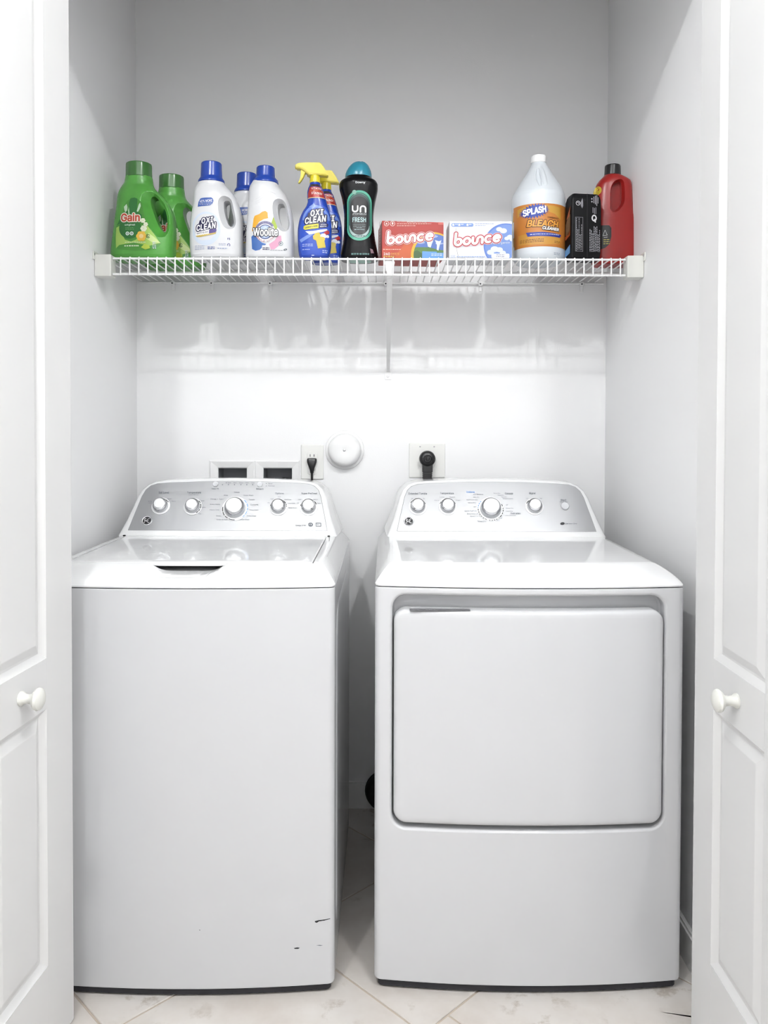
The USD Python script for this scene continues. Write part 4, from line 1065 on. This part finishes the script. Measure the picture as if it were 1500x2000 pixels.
A(word('STOPABLES', 702, 418, 27, 3.6, 0, 20, False), '#d5dcdc', 4, name='lettering'); A(word('FRESH', 701.6, 429.3, 26.5, 9.2, 0, 0), '#bfe0e2', 4, name='lettering')
A(unary_union([sbox(689, 438.6, 715, 439), bars(690, 714, [442], 0.7, 3), bars(696, 708, [445], 1.0, 4), bars(692, 712.5, [448.6], 1.7, 5)]), '#8fa5a6', 4)
A(bars(689, 716, [461], 2.0, 6), '#4e6a68', 5)
A(word('Downy', 704, 357, 19, 5.2), '#e9edef', 2, name='lettering')
A(ell(692, 375.5, 4.2), '#7fae9e', 3)
A(bars(686, 721, [496.5], 3.2, 9), '#5f8a86', 2); A(Polygon([(722.5, 485), (728, 486.5), (730.5, 494), (724.5, 494.5)]), '#8a6f78', 2)


# ---- boxes of dryer sheets
class Carton:
    def __init__(s, name, label, px0, px1, py0, yfl, depth, turn, m, group):
        x0, z1 = xz(px0, py0, yfl); x1, _ = xz(px1, py0, yfl)
        a = math.radians(turn); s.o = np.array([x0, yfl]); s.ex = np.array([math.cos(a), math.sin(a)]); s.ey = np.array([-math.sin(a), math.cos(a)])
        w = (x1-x0)/math.cos(a)*1.0
        s.w, s.h, s.d = w, z1-ZS, depth
        b = bx(0, w, 0, depth, ZS, z1, 0.0022)
        s.t = thing(name, label, 'box', (*(s.o+s.ex*w/2+s.ey*depth/2), ZS), group)
        s.body = obj('carton', s.put(b), m, s.t, smooth=30)

    def put(s, m):
        v = np.asarray(m.vertices); q = s.o+v[:, :1]*s.ex+v[:, 1:2]*s.ey
        return tm(np.c_[q, v[:, 2]], m.faces)

    def face(s, poly):
        v, f = tri(poly, 0)
        d = _fw + _r2*((v[:, 0]-750)/FPX)[:, None] - _u2*((v[:, 1]-CY)/FPX)[:, None]
        n = np.array([*s.ey, 0]); t = ((np.array([*s.o, 0])-CAM)@n)/(d@n)
        return CAM+t[:, None]*d, f

    def art(s, poly, color, layer, name='print', parent=None, label=None):
        v, f = s.face(poly); v = v-np.array([*s.ey, 0])*0.0003*layer
        return obj(name, tm(v, f), ink(color), parent or s.t, smooth=False, label=label)

    def outline(s, inset):
        c = [(0, ZS), (s.w, ZS), (s.w, ZS+s.h), (0, ZS+s.h)]; o = []
        for a, z in c:
            q = np.array([*(s.o+a*s.ex), z])-CAM
            o.append((750+FPX*(q@_r2)/(q@_fw), CY-FPX*(q@_u2)/(q@_fw)))
        return Polygon(o).buffer(-inset, join_style='mitre')


def bounce(x0, y0, x1, y1, rot):
    """The carton's rounded slanting logo word, drawn with round strokes."""
    def circ(cx, cy, rx, ry, a0, a1, n=18):
        return [(cx+rx*math.cos(math.radians(a)), cy+ry*math.sin(math.radians(a))) for a in np.linspace(a0, a1, n)]
    L = []
    L += [[(0.0, -9.5), (0.0, 4.6)], circ(4.6, 4.6, 4.6, 5.0, 0, 360)]
    L += [circ(17.4, 4.6, 4.5, 5.0, 0, 360)]
    L += [[(26.0, -0.2), (26.0, 5.2)] + circ(29.5, 5.2, 3.5, 4.6, 180, 0, 10) + [(33.0, 3.6)] + circ(36.7, 3.6, 3.7, 4.2, 180, 360, 10) + [(40.4, 9.4)]]
    L += [circ(49.4, 4.4, 4.6, 5.0, 298, 62, 18)]
    L += [[(57.6, 4.3), (65.8, 3.6)] + circ(61.8, 4.4, 4.5, 5.0, -8, -310, 22)]
    g = strokes([[(a, b) for a, b in l] for l in L], 3.0)
    gx0, gy0, gx1, gy1 = g.bounds
    g = affinity.skew(affinity.translate(g, -(gx0+gx1)/2, -(gy0+gy1)/2), -10, 0, origin=(0, 0))
    gx0, gy0, gx1, gy1 = g.bounds
    g = affinity.scale(g, (x1-x0)/(gx1-gx0), (y1-y0)/(gy1-gy0)*0.88, origin=(0, 0))
    return affinity.translate(affinity.rotate(g, rot, origin=(0, 0)), (x0+x1)/2, (y0+y1)/2)


R_ = Carton('red_dryer_sheet_box', 'red carton of dryer sheets with meadow picture, beside the black bottle', 746, 867.5, 430.6, -0.354, 0.108, 6.0, pm('red_carton', '#a82a1c', 0.4), 'cartons of dryer sheets')
face = R_.outline(0.5)
L0 = R_.art(face, '#b52c20', 1, 'front_panel', label='printed red front panel')
A = lambda p, c, l, **k: R_.art(p.intersection(face), c, l, k.pop('name', 'print'), L0, **k)
A(Polygon([(746, 486), (775, 466), (812, 462), (812, 512), (746, 512)]), '#c2432a', 2)
A(Polygon([(772, 500), (795, 470), (812, 470), (812, 512), (772, 512)]), '#d05f2c', 3)
A(ell(846, 498, 43.5, 44.5), '#f0b92f', 4, name='picture'); A(ell(848, 499, 40.5, 41.5), '#5878c6', 5, name='picture')
A(unary_union([ell(822, 474, 8, 2.6), ell(845, 462, 10, 3), ell(858, 476, 8, 2)]).intersection(ell(848, 499, 40.5, 41.5)), '#a9b9e4', 6, name='picture')
A(Polygon([(800, 484), (818, 483), (838, 483.5), (852, 487), (870, 490), (870, 512), (800, 512)]).intersection(ell(848, 499, 40.5, 41.5)), '#57803a', 6, name='picture')
A(Polygon([(800, 494), (815, 489), (826, 497), (824, 512), (800, 512)]).intersection(ell(848, 499, 40.5, 41.5)), '#39602b', 7, name='picture')
A(unary_union([Polygon([(833, 471), (846, 470.5), (843, 477), (841, 484), (835.5, 482)]), Polygon([(849, 469), (857, 471.5), (862, 469.5), (859, 478), (856, 490), (852.5, 488), (853, 479)])]), '#e9edf4', 8, name='picture')
A(Polygon([(824.5, 491), (853, 492), (850, 505), (824, 505)]).union(Polygon([(851, 494), (868, 494), (868, 505), (849, 505)])), '#69a3e4', 8)
A(bars(842, 863, [496.5, 499.5], 1.3, 4), '#d9e8f8', 9)
bw = bounce(755, 446, 847, 476, -5.5)
A(bw.buffer(3.0, 5), '#f3e2dd', 9, name='lettering'); A(bw.buffer(2.1, 5), '#bd3038', 10, name='lettering'); A(bw.buffer(0.55), '#ffffff', 11, name='lettering')
A(unary_union([ell(754.8, 437, 5).difference(ell(754.8, 437, 4)), ell(766.5, 437, 5).difference(ell(766.5, 437, 4)), Polygon([(752.4, 438.6), (754.8, 434.6), (757.2, 438.6)]), ell(766.5, 436.6, 1.8, 2.6)]), '#f0d6cf', 5)
A(word('Helps reduce', 783.5, 433.4, 17, 2.0), '#ecc5bd', 5, name='lettering'); A(word('WRINKLES & STATIC', 813.5, 433.4, 39, 2.6), '#f7ebe7', 5, name='lettering')
A(bars(775, 842, [437.3], 1.7, 5).union(bars(775, 812, [441], 1.7, 6)), '#e3a79c', 5)
A(bars(748, 783, [487.2], 1.4, 7), '#f1cdb9', 5); A(word('240', 755.3, 496, 12.5, 5.2), '#fbf3ea', 5, name='lettering'); A(word('SHEETS', 771.5, 496, 16, 4.2), '#e6a24f', 5, name='lettering'); A(bars(749, 771, [501.2], 2.6, 8), '#e0b24b', 5)
A(Polygon([(855, 432.5), (867, 433.5), (866, 439.5), (856, 439.5)]), '#d4655c', 5)
# white print running up the side of the red carton
v, f = tri(affinity.scale(affinity.rotate(affinity.translate(glyphs('bounce'), -1.9, -0.4), 90, origin=(0, 0)), 0.024, 0.021, origin=(0, 0)), 0)
sd = np.c_[np.full(len(v), -0.0004), v[:, 0]+0.056, v[:, 1]+ZS+0.056]
obj('side_lettering', R_.put(tm(sd, f)), ink('#e9d3cd'), R_.t, smooth=False)

Wb = Carton('white_dryer_sheet_box', 'white carton of dryer sheets with blue sky circle, beside the bleach', 877.5, 1000.5, 431.2, -0.355, 0.102, 0.6, pm('white_carton', (0.64, 0.645, 0.665), 0.4), 'cartons of dryer sheets')
face = Wb.outline(0.5)
L0 = Wb.art(ell(988, 480, 43.5, 43.5).intersection(face), '#7596da', 2, 'front_panel', label='blue sky circle on the front panel')
A = lambda p, c, l, **k: Wb.art(p.intersection(face), c, l, k.pop('name', 'print'), L0, **k)
A(ell(988, 480, 43.5).difference(ell(989.5, 481, 42)), '#5b7fd2', 3)
cl = lambda pts: unary_union([ell(x, y, r, r*0.72) for x, y, r in pts])
A(unary_union([cl([(958, 493, 7), (966, 487, 8), (975, 488, 7), (982, 494, 6)]), cl([(990, 466, 5), (996, 463, 6), (1000, 468, 5)]), cl([(975, 448, 6), (983, 451, 7)])]).intersection(ell(988, 480, 42.5)), '#e3e8f5', 4, name='picture')
bw = bounce(887, 449, 979, 479, -5.5)
A(bw.buffer(3.4, 5), '#efc9d4', 5, name='lettering'); A(bw.buffer(2.4, 5), '#b8323c', 6, name='lettering'); A(bw.buffer(0.7, 5), '#fbf8f6', 7, name='lettering')
A(stad(881.5, 924.5, 436, 442.8, 3), '#7f9fe0', 2); A(unary_union([ell(885.4, 439.4, 2.2), ell(897, 439.4, 2.2), ell(913, 439.4, 2.2)]).union(bars(889, 894, [438.5], 1.4, 3)).union(bars(900.5, 906, [438.5], 1.4, 4)).union(bars(916, 922, [438.5], 1.4, 5)), '#eef2fa', 3)
A(bars(928, 965, [437], 1.0, 6).union(bars(928, 948, [440.6], 1.0, 7)), '#9fb3de', 2)
A(word('free & gentle', 977, 475.4, 37, 5, -4, 0, False), '#eaf0fa', 5, name='lettering')
A(word('120', 884.5, 501, 9, 5, 0, 0, False), '#a9bde8', 3, name='lettering'); A(bars(892, 947, [501.5], 2.6, 8), '#bccbee', 3)
A(stad(959.5, 995, 495.5, 505, 3), '#f2f4f9', 5); A(bars(969, 986, [498, 501.2], 0.9, 9), '#55608a', 6)
A(strokes([[(890, 446), (890.5, 480), (892, 488), (895.5, 506)]], 0.45), '#77787c', 9, name='crease')

# ---- bleach jug
JUG = pm('translucent_jug', (0.60, 0.635, 0.67), 0.3)
B = Bottle('bleach_jug', 'tall pale jug of bleach cleaner with orange label and white cap', 'bleach jug', -0.274,
           [(516, 1008, 1098, 0.066, 2.0), (505, 1002.5, 1101.5, 0.0735, 2.05), (484, 1001.3, 1102.6, 0.075, 2.05), (440, 1000.4, 1103.2, 0.0755, 2.05), (400, 999.6, 1103.4, 0.0765, 2.05), (391, 999.8, 1103, 0.076, 2.05), (384, 1001.5, 1101.8, 0.0745, 2.0), (374, 1007, 1098, 0.068, 2.0), (360, 1015.5, 1090, 0.055, 2.0), (345, 1025, 1080.5, 0.041, 2.0), (332, 1033, 1073, 0.030, 2.0), (323, 1037, 1067.5, 0.0225, 2.0), (316, 1038.5, 1065.5, 0.020, 2.0)], JUG, None,
           cuts=lambda b: m3.Manifold.batch_hull([m3.Manifold.sphere(r, 28).translate((xz(px, py, -0.32)[0], float(b.surf(*xz(px, py, -0.32)))-0.001, xz(px, py, -0.32)[1])) for px, py, r in ((1052, 327, 0.004), (1051.5, 340, 0.0078), (1051, 352, 0.0078), (1052, 366, 0.004))]))
# finger groove of the handle cut into the shoulder is modelled as its own dark-edged scoop
hpts = [(*xz(px, py, -0.32), dep) for px, py, dep in ((1063, 374, 0.012), (1062.5, 364, 0.0075), (1061.5, 350, 0.006), (1060.5, 336, 0.006), (1059, 324, 0.009))]
obj('handle', tube([(x, float(B.surf(x, z))+dep, z) for x, z, dep in hpts], [0.009, 0.0092, 0.009, 0.0085, 0.008], 16), JUG, B.t, label='moulded handle ridge')
B.screwcap('cap', [(320, 1038, 1066), (319, 1036.8, 1067), (308, 1037.4, 1066.4), (305.6, 1038.4, 1065.4), (305, 1042, 1062)], PLASTIC, 40, label='white ribbed cap')
# wrap-around label: a patch of the jug's own surface from one side to the other
def wrap(b, pyt, pyb, a0, a1, off, m, parent, slant=0.0, name='front_label', label=None):
    zt, zb_ = xz(1050, pyt, b.yf)[1], xz(1050, pyb, b.yf)[1]
    U, Vn = 60, 14; g = []
    for j in range(Vn+1):
        for i in range(U+1):
            a = math.radians(a0+(a1-a0)*i/U); z = zb_+(zt-zb_)*j/Vn
            l, r, d = float(b.fl(z)), float(b.fr(z)), float(b.fb(z))
            nn = 2/float(b.fn(z)); sa, ca = math.sin(a), math.cos(a)
            g.append(((l+r)/2+((r-l)/2+off)*math.copysign(abs(sa)**nn, sa), b.yc-(d+off)*math.copysign(abs(ca)**nn, ca), z))
    f = []
    for j in range(Vn):
        for i in range(U):
            k = j*(U+1)+i; f += [(k, k+1, k+U+2), (k, k+U+2, k+U+1)]
    return obj(name, tm(np.array(g), np.array(f)), m, parent, smooth=True, label=label)
L0 = wrap(B, 397, 481, -76, 76, 0.0004, ink('#cc8238'), B.t, label='orange wrap-around label')
A = lambda p, c, l, **k: B.art(p, c, l+1.4, k.pop('name', 'print'), L0, **k)
A(Polygon([(1008.5, 425), (1022, 414), (1040, 409), (1064, 411), (1085, 417), (1098, 427), (1097, 403), (1080, 401), (1050, 400.6), (1024, 402), (1009, 405)]), '#d0a042', 1)
A(Polygon([(1009, 456), (1030, 455), (1060, 457), (1097, 459), (1096, 474), (1075, 476.6), (1040, 477), (1010, 474)]), '#cf9840', 1)
g = np.random.default_rng(4)
sp_ = Polygon([(1045+(24.5+(4.2 if k % 2 else -1.5)*g.uniform(0.7, 1.1))*math.cos(2*math.pi*k/56), 411.5+(11+(4.0 if k % 2 else -1.2)*g.uniform(0.7, 1.1))*math.sin(2*math.pi*k/56)) for k in range(56)])
A(affinity.rotate(sp_, -8), '#2540a4', 2)
sw = word('SPLASH', 1045, 411, 43, 12.5, -8, 4)
A(sw.buffer(0.5), '#ffffff', 3, name='lettering')
A(word('HOUSEHOLD', 1081, 424.6, 23, 3.2, 3), '#53321c', 2, name='lettering')
bl = word('BLEACH', 1061.5, 436, 60, 13, 2, 10)
A(bl.buffer(1.6, 4), '#4f2b16', 2, name='lettering'); A(bl.buffer(0.4), '#eda63f', 3, name='lettering')
cw = word('CLEANER', 1076.5, 446, 34, 6, 4, 10)
A(cw.buffer(1.3, 4), '#3a2c28', 4, name='lettering'); A(cw.buffer(0.3), '#f4f1ee', 5, name='lettering')
A(Polygon([(1029, 452.5), (1062, 453), (1099, 456), (1096, 462), (1060, 461), (1032, 460.6)]), '#2f3f9c', 2); A(bars(1036, 1094, [457], 1.6, 5), '#c4caea', 3)
A(bars(1019, 1062, [466.5, 469, 471.5], 0.9, 6).union(bars(1084, 1096, [470, 472.5], 1.0, 8)), '#5f3d1d', 2)
B.art(bars(1083, 1096, [492.5, 495], 1.0, 9), '#8a97ab', 1, 'print')

# ---- black pouch
BP = pm('black_pouch', (0.006, 0.006, 0.007), 0.42, spec=0.15)
pyf = -0.350
(px0_, pz1), (px1_, _) = xz(1117, 375, pyf), xz(1177, 375, pyf)
rings = []
dpt = 0.050
for z, ins, bul in ((ZS, 0.004, 0), (ZS+0.003, 0.001, 0), (ZS+0.02, 0, 0.0015), (ZS+0.08, 0, 0.003), (ZS+0.14, 0, 0.0025), (pz1-0.02, 0.0, 0.001), (pz1-0.008, 0.002, 0), (pz1-0.002, 0.006, 0), (pz1, 0.012, 0)):
    q = rrect(px0_+ins-bul*0.5, px1_-ins+bul*0.5, pyf+ins-bul, pyf+dpt-ins+bul, 0.006, 5); rings.append(np.c_[q, np.full(len(q), z)])
pa_ = math.radians(8.0); PC, PS = math.cos(pa_), math.sin(pa_)
turn = lambda m: tm(np.c_[px0_+(m.vertices[:, 0]-px0_)*PC-(m.vertices[:, 1]-pyf)*PS, pyf+(m.vertices[:, 0]-px0_)*PS+(m.vertices[:, 1]-pyf)*PC, m.vertices[:, 2]], m.faces)
pt = thing('black_pouch', 'glossy black printed pouch between the bleach jug and the red jug', 'pouch', ((px0_+px1_)/2, pyf+dpt/2, ZS))
obj('pouch_body', turn(loft(rings)), BP, pt)
psurf = lambda x, z: np.full(np.shape(x), pyf-0.0032)
pa = lambda p, c, l, nm='print': obj(nm, turn(decal(p, psurf, pyf, l, 0)), ink(c), pt, smooth=False)
pa(sbox(1123, 424, 1139, 491).difference(sbox(1123.8, 424.8, 1138.2, 490.2)), '#8d8d93', 1)
vb = []
for k, x in enumerate((1125.4, 1128, 1130.6, 1133.2, 1135.8)):
    vb.append(affinity.rotate(bars(0, (64, 40, 62, 30, 50)[k], [0], 1.5, k+3), 90, origin=(0, 0)).buffer(0))
    vb[-1] = affinity.translate(vb[-1], x, 426+(0, 22, 0, 32, 12)[k])
pa(unary_union(vb), '#8f8f96', 2)
vb = []
for k, x in enumerate((1153, 1155.8, 1158.6, 1161.4, 1164.2, 1167, 1169.8, 1172.6)):
    h_ = (44, 42, 36, 50, 48, 50, 34, 43)[k]
    vb.append(affinity.translate(affinity.rotate(bars(0, h_, [0], 1.9, k+13), 90, origin=(0, 0)), x, 491-h_))
pa(unary_union(vb), '#9a9aa1', 2)
pa(ell(1161.5, 425, 5.4, 6.6).difference(ell(1161.5, 425, 2.6, 4.0)).union(Polygon([(1161, 427), (1163.2, 426.4), (1165.6, 433), (1163, 434)])), '#e6e6e8', 2, 'lettering')
pa(ell(1128.6, 397, 4.6).difference(ell(1128.6, 397, 3.5)).union(strokes([arcpts(1128.6, 397, 1.8, 200, 420, 8)], 1)), '#c9c9cd', 2, 'symbol')
pa(Polygon([(1133.5, 396), (1137.5, 386.5), (1139, 395), (1139, 402), (1137, 407), (1134, 402)]), '#85858b', 2)
pa(unary_union([ell(1156.8, 387.6, 1.6), ell(1156.8, 393, 1.6), sbox(1160, 383, 1161.6, 396), sbox(1163, 381, 1164.6, 398), sbox(1166, 380, 1167.6, 401), sbox(1169, 384, 1170.4, 396)]), '#a9a9b0', 2)
pa(unary_union([sbox(1158, 404, 1160, 415), sbox(1161, 405, 1163, 417), sbox(1164, 404, 1166, 417)]), '#7c7c84', 2)
pa(sbox(1147, 377, 1147.7, 505), '#2a2a30', 1, 'crease')
# printed left side of the pouch
side = lambda pts: tm(np.array([(px0_-0.0022, pyf+dpt*a, ZS+b) for a, b in pts]), np.array([(0, k, k+1) for k in range(1, len(pts)-1)]))
for pts, c in ((((0.12, 0.082), (0.12, 0.128), (0.55, 0.120), (0.80, 0.104), (0.80, 0.074), (0.4, 0.070)), '#7d6a55'), (((0.25, 0.122), (0.12, 0.150), (0.7, 0.118)), '#c7765a'), (((0.12, 0.068), (0.12, 0.086), (0.85, 0.070), (0.85, 0.060)), '#b0552f'), (((0.12, 0.018), (0.12, 0.042), (0.9, 0.030), (0.9, 0.012)), '#6ea6dc')):
    obj('side_print', turn(side(pts)), ink(c), pt, smooth=False)

# ---- red jug
RED = pm('red_jug', '#a3221f', 0.3)
J = Bottle('red_jug', 'dark red jug with black cap and moulded handle, next to the right wall', 'jug', -0.250,
           [(516, 1158, 1243, 0.0365, 3.0), (503, 1155, 1247.5, 0.038, 3.0), (480, 1155, 1245.5, 0.038, 3.0), (445, 1157, 1243.2, 0.0375, 2.9), (430, 1157.5, 1241.5, 0.037, 2.9), (420, 1159.5, 1237.6, 0.0365, 2.8), (408, 1160.5, 1235.6, 0.0362, 2.8), (395, 1161.5, 1234.8, 0.036, 2.7), (375, 1162.5, 1233.6, 0.035, 2.6), (362, 1165, 1232.4, 0.034, 2.5), (354, 1170, 1230, 0.032, 2.4), (347, 1177, 1219, 0.028, 2.2), (342, 1181, 1211.5, 0.021, 2.0), (339, 1182, 1210.5, 0.0205, 2.0)],
           RED, None, hole=[(1203, 361), (1207, 360), (1209, 368), (1209, 395), (1206, 405), (1197, 415), (1191, 416), (1190, 410), (1190, 375), (1196, 364)], recess=0.006, rd=0.42)
# the hollow of this handle is blind: a web closes it at mid-depth
hp = J.hole.buffer(0.0015)
obj('handle_web', extr(hp, J.yc-0.008, J.yc+0.008), RED, J.t, smooth=False)
J.screwcap('cap', [(343.6, 1181, 1212), (342.6, 1180.6, 1212.2), (326, 1181.4, 1211.4), (323.6, 1182.4, 1210.4), (322.9, 1186, 1207)], BLACKPL, 36, label='black ribbed cap')
L0 = J.art(Polygon([(1168, 439), (1190, 440), (1194, 445), (1194, 462), (1190, 477), (1182, 484), (1168, 488)]), '#0f0e10', 1, 'front_label', label='black label')
J.art(strokes([[(1178, 460), (1182, 449), (1186, 459), (1179, 460)], [(1180, 463.5), (1186, 463)]], 0.9), '#cfcfd2', 2, 'symbol', L0)
J.art(bars(1179, 1191, [468, 472, 476], 1.8, 4), '#a89a3c', 2, 'print', L0)
J.art(ell(1168.5, 368.5, 8.6, 9.6).intersection(Polygon([(1163.6, 384), (1163.6, 371), (1167, 362), (1174, 358), (1178, 365), (1178, 384)])), '#d3b733', 1, 'yellow_label')

# copies: the second of each pair stands further back
sx_ = lambda px_a, y_a, px_b, y_b, py: (xz(px_b, py, y_b)[0]-xz(px_a, py, y_a)[0], y_b-y_a, 0.0)
dup(G.t, sx_(271.5, -0.303, 335, -0.190, 330), 'bright green detergent bottle seen partly behind the handle of the front green bottle')
dup(O.t, sx_(412.8, -0.312, 482, -0.214, 340), 'white stain-remover bottle mostly hidden behind the delicate-wash bottle')
dup(S.t, sx_(615, -0.334, 637, -0.266, 350), 'blue trigger spray bottle half hidden behind the front spray bottle')
